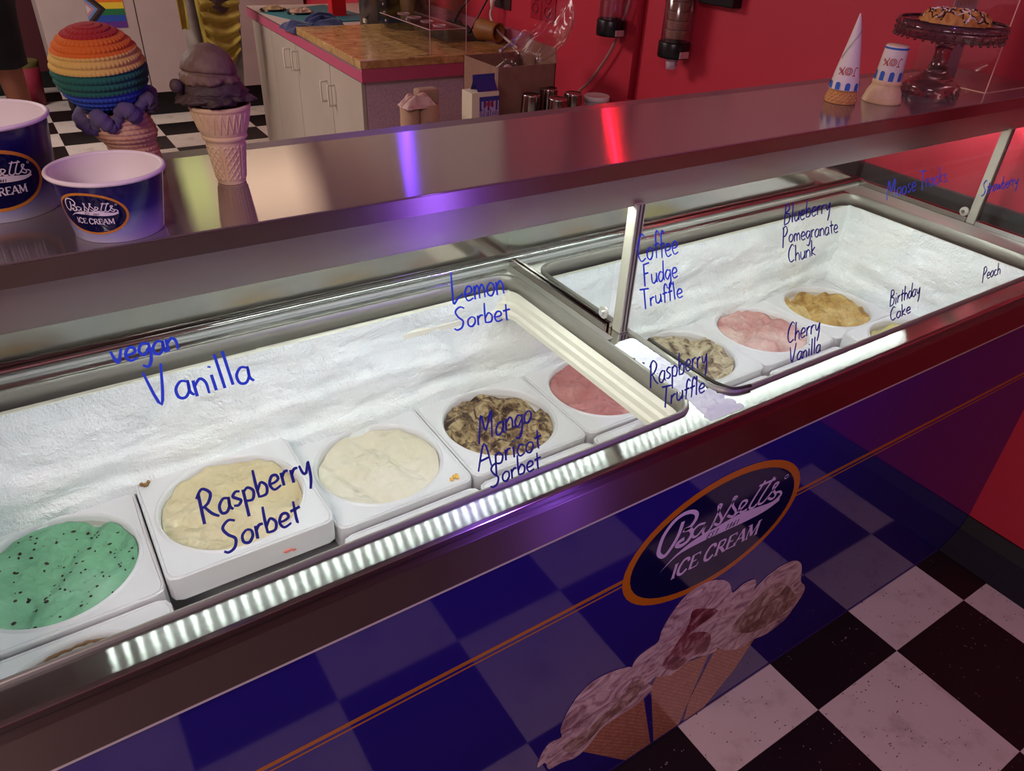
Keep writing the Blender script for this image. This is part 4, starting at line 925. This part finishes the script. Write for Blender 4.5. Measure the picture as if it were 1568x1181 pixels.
# red carton, stainless canister, steel toaster
t_ = thing('red_carton', 'bright red box standing behind the blue towel', 'box', (1.72, 4.42, .872)); MB().box(1.68, 1.765, 4.40, 4.46, .8725, 1.07).build('carton_body', mat('bright_red_card', '#c8161a', .4), t_, bevel=.003); MB().box(1.679, 1.766, 4.399, 4.461, 1.03, 1.038).build('lid_seam', mat('red_seam', '#e8483c', .4), t_)
t_ = thing('steel_canister', 'dark stainless canister between the red box and the brewer', 'canister', (1.80, 4.08, .872)); MB().lathe([(.0001, 0), (.085, 0), (.085, .25), (.08, .262), (.0001, .265)], (1.80, 4.08, .8725), 48).build('canister_body', mat('dull_steel', '#7a706c', .35, .9), t_, smooth=True); MB().box(1.712, 1.722, 4.02, 4.05, .895, .915).build('badge', mat('pale_badge', '#c2b498', .5), t_)
t_ = thing('coffee_brewer', 'stainless brewer with a black front and base on the granite slab', 'appliance', (1.86, 3.78, .905))
blk = mat('black_plastic', '#0c0c0f', .3)
MB().lathe([(.0001, 0), (.125, 0), (.125, .014), (.118, .018), (.0001, .018)], (1.86, 3.80, .905), 48).build('base', blk, t_, smooth=False)
MB().lathe([(.0001, .018), (.112, .018), (.112, .36), (.0001, .36)], (1.86, 3.80, .905), 64).build('steel_jacket', mat('satin_steel', '#a89c96', .25, 1), t_, smooth=True)
MB().box(1.70, 1.765, 3.72, 3.84, .925, 1.25).build('black_front', blk, t_, bevel=.008)
for k in range(5): MB().ball((1.699, 3.73 + .012 * k, .95 + .035 * k), .006, 8, 6).build('button', mat('pale_button', '#b8b0ac', .4), t_)
# acrylic cone holder with holes
t_ = thing('acrylic_holder', 'clear acrylic rack with round holes standing on the granite slab', 'rack', (1.74, 3.3, .905))
def pane(P, nm='pane', th=.004):
    P = [Vector(p) for p in P]; n = (P[1] - P[0]).cross(P[2] - P[0]).normalized() * th
    return MB().add([*P, *[p + n for p in P]], [(0, 1, 2, 3), (7, 6, 5, 4), (0, 4, 5, 1), (1, 5, 6, 2), (2, 6, 7, 3), (3, 7, 4, 0)]).build(nm, ACRYL, t_)
pane([(1.80, 3.11, .905), (1.80, 3.62, .905), (1.80, 3.62, 1.15), (1.80, 3.11, 1.15)])
pane([(1.62, 3.11, .905), (1.62, 3.62, .905), (1.62, 3.62, 1.15), (1.62, 3.11, 1.15)])
pane([(1.62, 3.11, 1.00), (1.80, 3.11, 1.00), (1.80, 3.62, 1.00), (1.62, 3.62, 1.00)], 'shelf_pane')
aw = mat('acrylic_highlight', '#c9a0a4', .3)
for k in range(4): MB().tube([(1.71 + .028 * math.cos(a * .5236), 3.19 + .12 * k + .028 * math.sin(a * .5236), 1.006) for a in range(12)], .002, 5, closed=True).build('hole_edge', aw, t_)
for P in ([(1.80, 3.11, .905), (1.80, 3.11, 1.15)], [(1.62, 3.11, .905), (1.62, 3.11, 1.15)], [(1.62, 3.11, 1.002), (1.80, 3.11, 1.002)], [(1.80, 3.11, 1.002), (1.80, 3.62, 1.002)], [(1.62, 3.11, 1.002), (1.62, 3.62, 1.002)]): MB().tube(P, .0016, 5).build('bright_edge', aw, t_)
# wooden pestle like roll, dark tangle of film
t_ = thing('wooden_cup', 'brown wooden cup lying on its side at the wall end of the slab', 'cup', (2.03, 3.30, .905))
wd = noisy('brown_wood', [(.3, '#7a4a20'), (.7, '#a06830')], 12, .5)
Rm = Matrix.Rotation(math.radians(90), 3, 'Y') @ Matrix.Rotation(math.radians(0), 3, 'X'); Rm = Matrix.Rotation(math.radians(-75), 3, 'Z') @ Rm
MB().lathe([(.0001, 0), (.048, 0), (.052, .01), (.046, .05), (.040, .10), (.044, .125), (.038, .125), (.034, .10), (.0001, .03)], (2.02, 3.36, .955), 40, rot=Rm).build('cup_body', wd, t_, smooth=True)
t_ = thing('dark_mesh_bag', 'heap of dark see-through mesh behind the acrylic rack', 'bag', (1.93, 3.5, .905)); slump('mesh', 1.93, 3.5, .905, .10, .16, .07, mat('dark_mesh', '#3a2e2a', .6), t_, 4, 5)
# table with the box, carton and cups
t = thing('side_table', 'low white side table behind the freezer, almost hidden', 'table', (1.75, 2.3, 0)); tm = mat('table_top', '#8a7f7c', .5)
box('tabletop', 1.345, 2.10, 1.85, 2.76, .655, .68, tm, t)
for x in (1.37, 2.07):
    for y in (1.88, 2.73): box('leg', x - .02, x + .02, y - .02, y + .02, .0, .655, tm, t)
cdm = noisy('cardboard', [(.3, '#7d5a4a'), (.7, '#8c6855')], 20, .8)
t = thing('cardboard_box', 'open cardboard box stuffed with a clear plastic bag', 'box', (1.72, 2.61, .68))
x0, x1, y0, y1, z0, z1 = 1.578, 1.846, 2.487, 2.742, .681, .968
MB().box(x0, x1, y0, y1, z0, z0 + .004).build('bottom', cdm, t)
MB().box(x0, x1, y0, y0 + .004, z0, z1).build('side', cdm, t); MB().box(x0, x1, y1 - .004, y1, z0, z1).build('side', cdm, t); MB().box(x0, x0 + .004, y0, y1, z0, z1).build('side', cdm, t); MB().box(x1 - .004, x1, y0, y1, z0, z1).build('side', cdm, t)
MB().add([(x1, y0, z1), (x1, y1, z1), (x1 + .03, y1, z1 + .05), (x1 + .03, y0 + .05, z1 + .045), (x1 + .003, y0, z1), (x1 + .003, y1, z1), (x1 + .033, y1, z1 + .05), (x1 + .033, y0 + .05, z1 + .045)], [(0, 1, 2, 3), (7, 6, 5, 4), (0, 4, 5, 1), (1, 5, 6, 2), (2, 6, 7, 3), (3, 7, 4, 0)]).build('flap', cdm, t)
MB().box(x0 - .001, x0 + .003, y0 - .0015, y0, z0, z1).build('torn_corner', mat('pale_card_edge', '#b99f92', .8), t)
yl = box('label', 1.59, 1.665, 2.4845, 2.4865, .70, .775, mat('yellow_label', '#b8961c', .6), t)
mb = MB()
for k, P in enumerate(([(.0, .05), (.012, .06), (.02, .045), (.008, .035)], [(.028, .06), (.028, .04)], [(.036, .06), (.036, .04), (.05, .05)])): ribbon(mb, P, .004, lambda x, y, h: (1.605 + x, 2.484, .70 + y))
mb.build('label_marks', mat('label_black', '#2c2410', .6), yl)
bagm = thin_glass('clear_plastic_bag', (.93, .88, .89, 1), 3.5, .25)
t = thing('plastic_bag', 'crumpled clear plastic bag rising out of the cardboard box', 'bag', (1.74, 2.61, .70))
V = []; F = []; NU, NV = 70, 44
for j in range(NV + 1):
    v = j / NV
    for i in range(NU):
        a = 2 * math.pi * i / NU; r = .085 + .03 * math.sin(v * 3); 
        cx_ = 1.73 + .10 * max(0, v - .45) * 2.2; cy_ = 2.60 - .05 * max(0, v - .45); rr = r * (1 + .25 * noise.noise(Vector((math.cos(a) * 2, math.sin(a) * 2, v * 4)))) * (1 - .45 * math.exp(-((v - .55) / .12) ** 2)) * (1 + .25 * max(0, v - .6))
        rr += .010 * noise.noise(Vector((a * 5, v * 14, 2)))
        V.append((cx_ + rr * 1.15 * math.cos(a), cy_ + rr * .9 * math.sin(a), .80 + .30 * v + .03 * v * math.sin(a * 2 + 1) + .03 * v * v * noise.noise(Vector((a * 2, 7, 0))) + (.055 * v ** 3 * math.cos(a))))
for j in range(NV):
    for i in range(NU): F.append((j * NU + i, j * NU + (i + 1) % NU, (j + 1) * NU + (i + 1) % NU, (j + 1) * NU + i))
pm('bag_film', V, F, bagm, t, True)
slump('bag_contents', 1.735, 2.605, .82, .085, .08, .13, noisy('pale_contents', [(.3, '#8a7066'), (.7, '#b39a8c')], 25, .6), t, 1, 2)
# gluten free carton
t = thing('cone_carton', 'white and violet gable-top carton beside the cardboard box', 'carton', (1.42, 2.345, .68))
x0, x1, y0, y1 = 1.365, 1.475, 2.31, 2.38; cw = mat('carton_white', '#cfc4a8', .55); cv_ = mat('carton_violet', '#2f2f7c', .5)
MB().box(x0, x1, y0, y1, .681, .930).build('carton_body', cw, t)
face = MB().box(x0 + .03, x1, y0 - .001, y0, .72, .913).build('front_face', mat('carton_lilac', '#a08ab0', .5), t)
MB().add([(x0 + .03, y0 - .0015, .913), (x1, y0 - .0015, .913), (x1, (y0 + y1) / 2, .970), (x0 + .025, (y0 + y1) / 2, .970), (x1, y1, .913), (x0 + .03, y1, .913)], [(0, 1, 2, 3), (5, 3, 2, 4), (1, 4, 2)]).build('gable', cv_, t)
MB().box(x0 + .022, x1 + .001, (y0 + y1) / 2 - .002, (y0 + y1) / 2 + .002, .963, .983).build('gable_fin', cv_, t)
mb = MB()
for k in range(5): mb.box(x0 + .031 + k * .0165, x0 + .038 + k * .0165, y0 - .0016, y0 - .0011, .868 + (k % 2) * .01, .903)
mb.box(x0 + .03, x1, y0 - .0014, y0 - .0010, .900, .913).build('violet_stripes', cv_, face)
mb = MB()
for P in write(mb, 'Too', None, 0) if False else []: pass
for L in ([(-1.3, .9), (-1.3, -.5), (-1.6, -.9), (-2.0, -.7)], [(.75 * math.cos(q / 10 * 6.283), .75 * math.sin(q / 10 * 6.283)) for q in range(11)], [(.9, .9), (1.35, .1), (2.3, -.6)], [(2.2, .9), (1.35, .0), (1.0, -.9)]):
    ribbon(mb, [(p[0] * .009, p[1] * .009) for p in smooth_pts(L, 3)], .004, lambda x, y, h: (1.433 + x, y0 - .0022, .890 + y), 0, False)
mb.build('red_brand_mark', mat('sleeve_red'), face)
DIG = {'G': [[(.85, .85), (.5, 1), (.1, .5), (.5, 0), (.85, .2), (.85, .45), (.55, .45)]], 'l': [[(.3, 1), (.3, 0)]], 'u': [[(.1, .65), (.15, .05), (.6, .0), (.7, .65)], [(.7, .65), (.7, 0)]], 't': [[(.4, .9), (.4, 0), (.6, 0)], [(.15, .65), (.65, .65)]], 'e': [[(.1, .35), (.7, .4), (.4, .68), (.1, .35), (.4, 0), (.7, .1)]], 'n': [[(.1, .65), (.1, 0)], [(.1, .45), (.45, .65), (.7, .45), (.7, 0)]], 'F': [[(.1, 0), (.1, 1), (.8, 1)], [(.1, .5), (.6, .5)]], 'r': [[(.1, .65), (.1, 0)], [(.1, .45), (.55, .65)]]}
mb = MB()
for w_, zz, sc__ in (('Gluten', .842, .0122), ('Free', .803, .0175)):
    for k, c in enumerate(w_):
        for P in DIG[c]: ribbon(mb, [((k + p[0]) * sc__, p[1] * .033) for p in [Vector(q) for q in P]], .0028, lambda x, y, h: (x0 + .034 + x, y0 - .0016, zz + y), 0, False)
mb.build('carton_lettering', mat('carton_print', '#55487a', .5), face)
# metal cups
t0 = thing('metal_tumbler', 'upturned steel tumbler, left one of four behind the shelf', 'tumbler', (1.675, 2.40, .68), 'upturned steel tumblers')
MB().lathe([(.040, 0), (.041, .002), (.035, .200), (.0335, .205), (.028, .203), (.0001, .202)], n=40).build('tumbler_body', mat('tumbler_steel', '#8a8078', .16, 1), t0, True, world=False)
MB().lathe([(.0345, .200), (.0352, .2035), (.0335, .2065), (.0315, .2050)], n=40).build('tumbler_rim', CHROME, t0, True, world=False)
for (x, y, dz, lb) in ((1.80, 2.46, 0, 'upturned steel tumbler standing behind the other three'), (1.735, 2.31, -.008, 'upturned steel tumbler, front one in the middle of four'), (1.845, 2.36, -.012, 'upturned steel tumbler, right one of four behind the shelf')):
    r = t0.copy(); COL.objects.link(r); r.location = (x, y, .68); r['label'] = lb
    for c in list(t0.children): d = c.copy(); COL.objects.link(d); d.parent = r
for c in (): pass
for x, y, h, lb in ((1.945, 2.33, .145, 'white plastic lid tub half hidden by the shelf, left one'), (2.03, 2.44, .165, 'white plastic tub with pale lid beside the red wall, right one')):
    t = thing('white_tub', lb, 'tub', (x, y, .68), 'white lidded tubs')
    MB().lathe([(.0001, 0), (.046, 0), (.048, h - .02)], n=40).build('tub_body', mat('tub_white', '#c8c2cc', .5), t, True, world=False)
    MB().lathe([(.048, h - .022), (.052, h - .022), (.052, h - .002), (.049, h), (.044, h - .003), (.0001, h - .003)], n=40).build('lid', mat('lid_white', '#ddd0c8', .5), t, True, world=False)
t = thing('cone_bag', 'bag of tan wafer cones leaning against the pink end panel', 'bag', (1.27, 2.42, .60))
tanw = mat('tan_wafer_sleeve', '#a98568', .8)
for k, (x, y) in enumerate(((1.20, 2.46), (1.265, 2.44))): MB().lathe([(.0001, 0), (.033, 0), (.036, .275), (.0001, .277)], (x, y, .60), 24).build('cone_stack', tanw, t, smooth=True)
slump('bag_top', 1.225, 2.45, .868, .062, .04, .045, mat('bag_white', '#c8a89c', .7), t, 3, 6)
MB().box(1.245, 1.33, 2.48, 2.53, .60, .915).build('paper_panel', mat('tan_paper', '#9a7c66', .8), t, bevel=.01)
t = thing('low_shelf', 'low white shelf carrying the cone bag and napkins', 'shelf', (1.22, 2.4, 0)); box('shelf_board', 1.12, 1.335, 2.25, 2.56, .575, .60, tm, t); box('shelf_side', 1.12, 1.14, 2.25, 2.56, 0, .575, tm, t); box('shelf_side', 1.315, 1.335, 2.25, 2.56, 0, .575, tm, t)
t = thing('napkin_pack', 'blue and white napkin pack in front of the wafer bag', 'packet', (1.28, 2.34, .60)); MB().quad_prism([(1.215, 2.29), (1.325, 2.27), (1.33, 2.36), (1.23, 2.38)], .60, .825).build('pack_body', mat('pack_white', '#c4b8b4', .6), t, bevel=.008); MB().quad_prism([(1.214, 2.285), (1.26, 2.277), (1.268, 2.374), (1.229, 2.382)], .745, .828).build('blue_corner', mat('pack_blue', '#2c4f96', .5), t)
t = thing('spice_shaker', 'small dark glass shaker with a steel cap before the carton', 'shaker', (1.385, 2.25, .68)); MB().lathe([(.0001, 0), (.019, 0), (.019, .135), (.0001, .136)], (1.385, 2.25, .68), 24).build('jar', mat('dark_jar', '#1c1612', .2), t, smooth=True); MB().lathe([(.020, .118), (.020, .150), (.016, .155), (.0001, .155)], (1.385, 2.25, .68), 24).build('cap', mat('cap_steel', '#6a625c', .3, 1), t, smooth=True)
# ---- on the red wall
XW = 2.13
t = thing('cup_dispenser', 'clear tube cup dispenser with black collar beside the conduit, left one', 'dispenser', (2.06, 2.435, 1.06), 'wall mounted cup dispensers')
clr = thin_glass('clear_tube', (.86, .80, .86, 1), 4, .12)
def dispenser(t, c, z, h, tilt=0):
    x, y = c
    MB().lathe([(.051, z + h), (.051, z + h + .35), (.0485, z + h + .35), (.0485, z + h)], (x, y, 0), 48).build('clear_tube', clr, t, smooth=True)
    MB().lathe([(.040, z), (.0545, z), (.0565, z + .006), (.0565, z + h - .004), (.054, z + h + .001), (.047, z + h), (.040, z + .01), (.040, z)], (x, y, 0), 48).build('black_collar', blk, t, smooth=True)
    MB().box(x - .02, x + .02, y - .0585, y - .052, z + .004, z + .026).build('silver_badge', mat('silver_badge', '#c9c4c0', .25, .7), t)
    MB().box(x + .045, XW, y - .02, y + .02, z + .2, z + .26).build('wall_bracket', blk, t)
dispenser(t, (2.06, 2.435), 1.068, .058)
t = thing('cup_dispenser', 'clear tube cup dispenser holding tan cups with a small cup below, right one', 'dispenser', (2.06, 2.075, 1.05), 'wall mounted cup dispensers')
dispenser(t, (2.06, 2.075), 1.052, .052)
mb = MB()
for k in range(10): mb.lathe([(.034, .03 * k), (.040, .03 * k + .022), (.041, .03 * k + .026), (.036, .03 * k + .028)], (2.06, 2.075, 1.115), 32)
mb.build('cup_stack', mat('tan_cup', '#a8845c', .6), t, smooth=True)
tc_ = MB().lathe([(.0001, 1.012), (.018, 1.012), (.023, 1.058), (.0001, 1.058)], (2.06, 2.075, 0), 32).build('small_cup', mat('cup_pinkish', '#c2a6b4', .6), t, smooth=True)
mb = MB(); ribbon(mb, smooth_pts([(-.008, .008), (.0, .014), (.006, .006), (-.004, .0), (.006, -.006), (-.006, -.008)], 4), .003, lambda x, y, h: (2.06 + x, 2.0535, 1.035 + y)); mb.build('purple_mark', mat('sign_purple'), tc_)
def wall_tube(nm, pts, r, m, label, cat, n=10):
    o = MB().tube(smooth_pts(pts, 8), r, n).build(nm, m, smooth=True); return tag(o, label, cat)
redp = mat('red_painted_pipe', '#a01c30', .35)
t = thing('wall_conduit', 'red painted vertical conduit on the wall between the dispensers', 'pipe', (2.11, 2.33, .84))
MB().tube([(2.117, 2.335, .845), (2.117, 2.335, 2.79)], .0125, 16).build('pipe', redp, t, smooth=True); MB().box(2.10, 2.13, 2.31, 2.36, .835, .847).build('pipe_foot', redp, t)
wall_tube('hose', [(2.10, 2.385, 1.30), (2.10, 2.39, 1.19), (2.10, 2.46, 1.02), (2.10, 2.58, .87), (2.10, 2.66, .80), (2.095, 2.70, .70)], .0055, mat('grey_pink_hose', '#a87c78', .4), 'thin pale hose curving down the red wall behind the left dispenser', 'hose')
o = MB().box(2.085, 2.13, 1.86, 2.02, 1.235, 1.40).build('black_speaker', blk, bevel=.004); tag(o, 'black box mounted on the red wall at the top of the picture', 'speaker')
t = thing('wall_outlet', 'dark outlet plate with a white plug above the granite slab', 'outlet', (2.125, 3.33, 1.10)); MB().box(2.122, 2.13, 3.26, 3.40, 1.045, 1.16).build('plate', mat('dark_plate', '#3a2426', .4), t, bevel=.002)
t = thing('painted_outlet', 'outlet plate painted over in the red of the wall', 'outlet', (2.125, 3.0, 1.11)); pl_ = MB().box(2.1235, 2.13, 2.90, 3.09, 1.04, 1.17).build('plate', redp, t, bevel=.002)
for y, z in ((3.05, 1.083), (2.955, 1.078), (3.05, 1.13), (2.955, 1.13)): MB().tube([(2.122, y + .022 * math.cos(a * .5236), z + .019 * math.sin(a * .5236)) for a in range(12)], .0016, 5, closed=True).build('socket_ring', mat('dark_red_ring', '#5a0f1c', .5), pl_)
MB().box(2.1225, 2.1235, 3.0, 3.004, 1.04, 1.17).build('plate_joint', mat('dark_red_ring'), pl_)
t = thing('white_power_cord', 'white plug and cord hanging from the dark wall outlet', 'cord', (2.1, 3.33, 1.08))
MB().tube([(2.118, 3.34, 1.105), (2.085, 3.34, 1.10), (2.07, 3.335, 1.075), (2.066, 3.33, 1.045)], [.017, .017, .012, .007], 12).build('plug', mat('white_rubber', '#cdb9a8', .5), t, smooth=True)
MB().tube(smooth_pts([(2.066, 3.33, 1.05), (2.066, 3.34, 1.01), (2.066, 3.28, .96), (2.07, 3.17, .925), (2.07, 3.10, .91)], 6), .006, 8).build('cable', mat('white_rubber'), t, smooth=True)
wall_tube('black_cable', [(2.10, 3.36, 1.16), (2.08, 3.42, 1.14), (2.02, 3.50, 1.05), (1.96, 3.50, .97), (1.92, 3.46, .915)], .005, blk, 'black cable looping from the outlet down to the slab, thicker one', 'cable')
wall_tube('black_cable', [(2.10, 3.34, 1.17), (2.07, 3.36, 1.10), (2.03, 3.40, 1.0), (1.98, 3.40, .93), (1.94, 3.42, .912)], .004, blk, 'black cable hanging straighter beside the thicker looping one', 'cable')
# ---- far cabinets and flag
t = thing('tall_cabinet', 'tall white double-door cabinet at the back of the room', 'cabinet', (1.2, 6.3, 0)); wc = noisy('white_cabinet_paint', [(.3, '#a5948f'), (.7, '#b3a29c')], 2, .5)
MB().box(.365, 2.1, 6.10, 6.6, .175, 2.2).build('carcass', mat('cabinet_side', '#a89a94', .5), t); MB().box(.42, 2.1, 6.16, 6.6, 0, .175).build('plinth', mat('black_rubber'), t)
MB().box(.36, .928, 6.08, 6.1, .17, 2.2).build('door', wc, t, bevel=.002); MB().box(.936, 1.50, 6.08, 6.1, .17, 2.2).build('door', wc, t, bevel=.002); MB().box(1.508, 2.1, 6.08, 6.1, .17, 2.2).build('door', wc, t, bevel=.002)
t = thing('pride_flag', 'rainbow pride flag with a chevron taped to the white cabinet', 'flag', (.75, 6.07, .8))
FX0, FX1, FZ0, FZ1 = .635, .862, .603, .905
cols = ['#5a2a80', '#24489c', '#1e6a3c', '#d8b830', '#cf6a20', '#b01c26']
hh = .0385
for k, c in enumerate(cols): MB().box(FX0, FX1, 6.0765, 6.0785, FZ0 + k * hh, FZ0 + (k + 1) * hh).build('stripe', mat('flag_%d' % k, c, .6), t)
zm = FZ0 + 3 * hh
def tri(w_, m, y): MB().add([(FX0, y, zm - w_), (FX0 + w_ * 1.0, y, zm), (FX0, y, zm + w_), (FX0, y + .0005, zm - w_), (FX0 + w_ * 1.0, y + .0005, zm), (FX0, y + .0005, zm + w_)], [(0, 1, 2), (5, 4, 3), (0, 3, 4, 1), (1, 4, 5, 2)]).build('chevron', m, t)
for q, (w_, c) in enumerate(((.1155, '#17121a'), (.088, '#4a2f26'), (.068, '#5f86b8'), (.048, '#b8808e'), (.028, '#c9b8b8'))): tri(w_, mat('chev_%d' % q, c, .6), 6.0758 - q * .0006)
# hanging cloths
t = thing('hanging_cloths', 'grey white apron with a yellow towel draped over it by the far cabinet', 'cloth', (1.08, 4.68, .3))
def drape(nm, x0, x1, z0, z1, y, m, amp, k, seed, skew=0, sag=0, thick=.004):
    V = []; F = []; nu, nv = 60, 50
    for i in range(nu + 1):
        for j in range(nv + 1):
            u, v = i / nu, j / nv; w_ = 1 - .25 * (1 - v) ** 2
            x = (x0 + x1) / 2 + (u - .5) * (x1 - x0) * w_ + skew * (1 - v); z = z0 + (z1 - z0) * v - sag * math.sin(math.pi * u) * (1 - v)
            yy = y + amp * math.sin(u * k * 6.28 + v * 3 * math.sin(seed) + seed) * (1.1 - .5 * v) + amp * .7 * noise.noise(Vector((u * 4, v * 4, seed))) + sag * .25 * math.sin(v * 38 + 6 * (u - .5) ** 2)
            V.append((x, yy, z))
    for i in range(nu):
        for j in range(nv): a = i * (nv + 1) + j; F.append((a, a + nv + 1, a + nv + 2, a + 1))
    o = pm(nm, V, F, m, t, True); s_ = o.modifiers.new('solid', 'SOLIDIFY'); s_.thickness = thick; return o
gw = noisy('grey_white_cloth', [(.3, '#7d7468'), (.7, '#a0968a')], 8, .9); yw = noisy('yellow_cloth', [(.3, '#8a7428'), (.7, '#b39c44')], 8, .9)
drape('apron', .93, 1.255, .36, 1.35, 4.70, gw, .028, 2.2, 1)
drape('yellow_towel', 1.03, 1.24, .66, 1.02, 4.64, yw, .012, 1.2, 2, -.01, .09)
drape('yellow_towel', 1.0, 1.07, .58, 1.20, 4.645, yw, .010, 1, 4, .02)
drape('yellow_edging', .915, .965, .80, 1.35, 4.65, yw, .012, 1, 5)
drape('brown_flap', 1.08, 1.27, .93, 1.35, 4.63, mat('brown_cloth', '#4c3a30', .8), .012, 1, 3, -.03, .05)
MB().tube([(.90, 4.70, 1.345), (1.28, 4.70, 1.345)], .010, 10).tube([(1.09, 4.70, 1.345), (1.09, 6.08, 1.345)], .008, 8).build('hanging_rail', GASK, t)
# ---- person
t = thing('person', 'person in black shorts and a blue shirt standing at the left edge', 'person', (-.02, 4.6, 0))
sk = noisy('skin', [(.3, '#7a4a34'), (.7, '#8a563e')], 4, .55); bk_ = noisy('black_cloth', [(.3, '#0b0a0c'), (.7, '#161418')], 10, .9); bs_ = noisy('blue_shirt', [(.3, '#2c4c80'), (.7, '#3a5c94')], 10, .85)
def skin_body(nm, verts, edges, radii, m, par, lvl=2, root=0):
    me = bpy.data.meshes.new(nm); me.from_pydata(verts, edges, []); o = link(nm, me, m, par)
    o.modifiers.new('skin', 'SKIN').use_smooth_shade = True
    for i, r in enumerate(radii): me.skin_vertices[0].data[i].radius = r if isinstance(r, tuple) else (r, r)
    me.skin_vertices[0].data[root].use_root = True
    o.modifiers.new('sub', 'SUBSURF').levels = lvl; o.modifiers['sub'].render_levels = lvl; return o
PY = 4.66; cxp = -.03
Vb = [(cxp, PY, .95), (cxp, PY, 1.12), (cxp, PY, 1.32), (cxp, PY, 1.42), (cxp, PY - .01, 1.50), (cxp, PY - .02, 1.60), (cxp, PY - .02, 1.70),
      (cxp + .10, PY, .88), (cxp + .115, PY - .01, .50), (cxp + .125, PY + .03, .28), (cxp + .13, PY + .03, .085), (cxp + .14, PY - .10, .04),
      (cxp - .10, PY, .88), (cxp - .115, PY - .01, .50), (cxp - .125, PY + .03, .28), (cxp - .13, PY + .03, .085), (cxp - .14, PY - .10, .04),
      (cxp + .19, PY, 1.38), (cxp + .24, PY, 1.10), (cxp + .20, PY - .20, 1.22), (cxp - .19, PY, 1.38), (cxp - .24, PY, 1.10), (cxp - .20, PY - .20, 1.22)]
Eb = [(0, 1), (1, 2), (2, 3), (3, 4), (4, 5), (5, 6), (0, 7), (7, 8), (8, 9), (9, 10), (10, 11), (0, 12), (12, 13), (13, 14), (14, 15), (15, 16), (3, 17), (17, 18), (18, 19), (3, 20), (20, 21), (21, 22)]
Rb = [(.13, .10), (.12, .09), (.14, .10), (.10, .08), .05, .075, .07, .085, .055, .056, .035, .035, .085, .055, .056, .035, .035, .05, .04, .03, .05, .04, .03]
skin_body('body', Vb, Eb, Rb, sk, t)
for s_ in (1, -1):
    MB().lathe([(.082, .66), (.098, .67), (.105, .78), (.118, .88), (.125, .96), (.10, 1.0)], (cxp + s_ * .098, PY, 0), 40, disp=lambda a, i, r, z: .004 * math.sin(a * 5 + z * 20)).build('shorts', bk_, t, smooth=True)
    MB().ball((cxp + s_ * .14, PY - .06, .038), .05, 16, 10, (.9, 2.2, .75)).build('shoe', bk_, t, smooth=True)
MB().lathe([(.195, .895), (.20, .93), (.18, 1.1), (.185, 1.3), (.16, 1.42), (.07, 1.47)], (cxp, PY, 0), 48, disp=lambda a, i, r, z: -.035 * abs(math.sin(a)) + .004 * math.sin(a * 7 + z * 9)).build('shirt', bs_, t, smooth=True)
mb = MB().ball((cxp, PY - .02, 1.66), .098, 20, 14, (.85, .95, 1.05)).build('hair', mat('dark_hair', '#1c1412', .7), t, smooth=True)
t = thing('waste_bin', 'small maroon bin with olive lining at the far end of the room', 'bin', (.33, 6.75, 0)); MB().lathe([(.0001, 0), (.09, 0), (.11, .30), (.105, .30), (.085, .02), (.0001, .02)], (.20, 6.75, 0), 32).build('bin_body', mat('maroon_bin', '#8a2438', .5), t, smooth=True); MB().lathe([(.108, .27), (.114, .305), (.10, .31), (.09, .2)], (.20, 6.75, 0), 32).build('liner', mat('olive_liner', '#5a5028', .6), t, smooth=True)
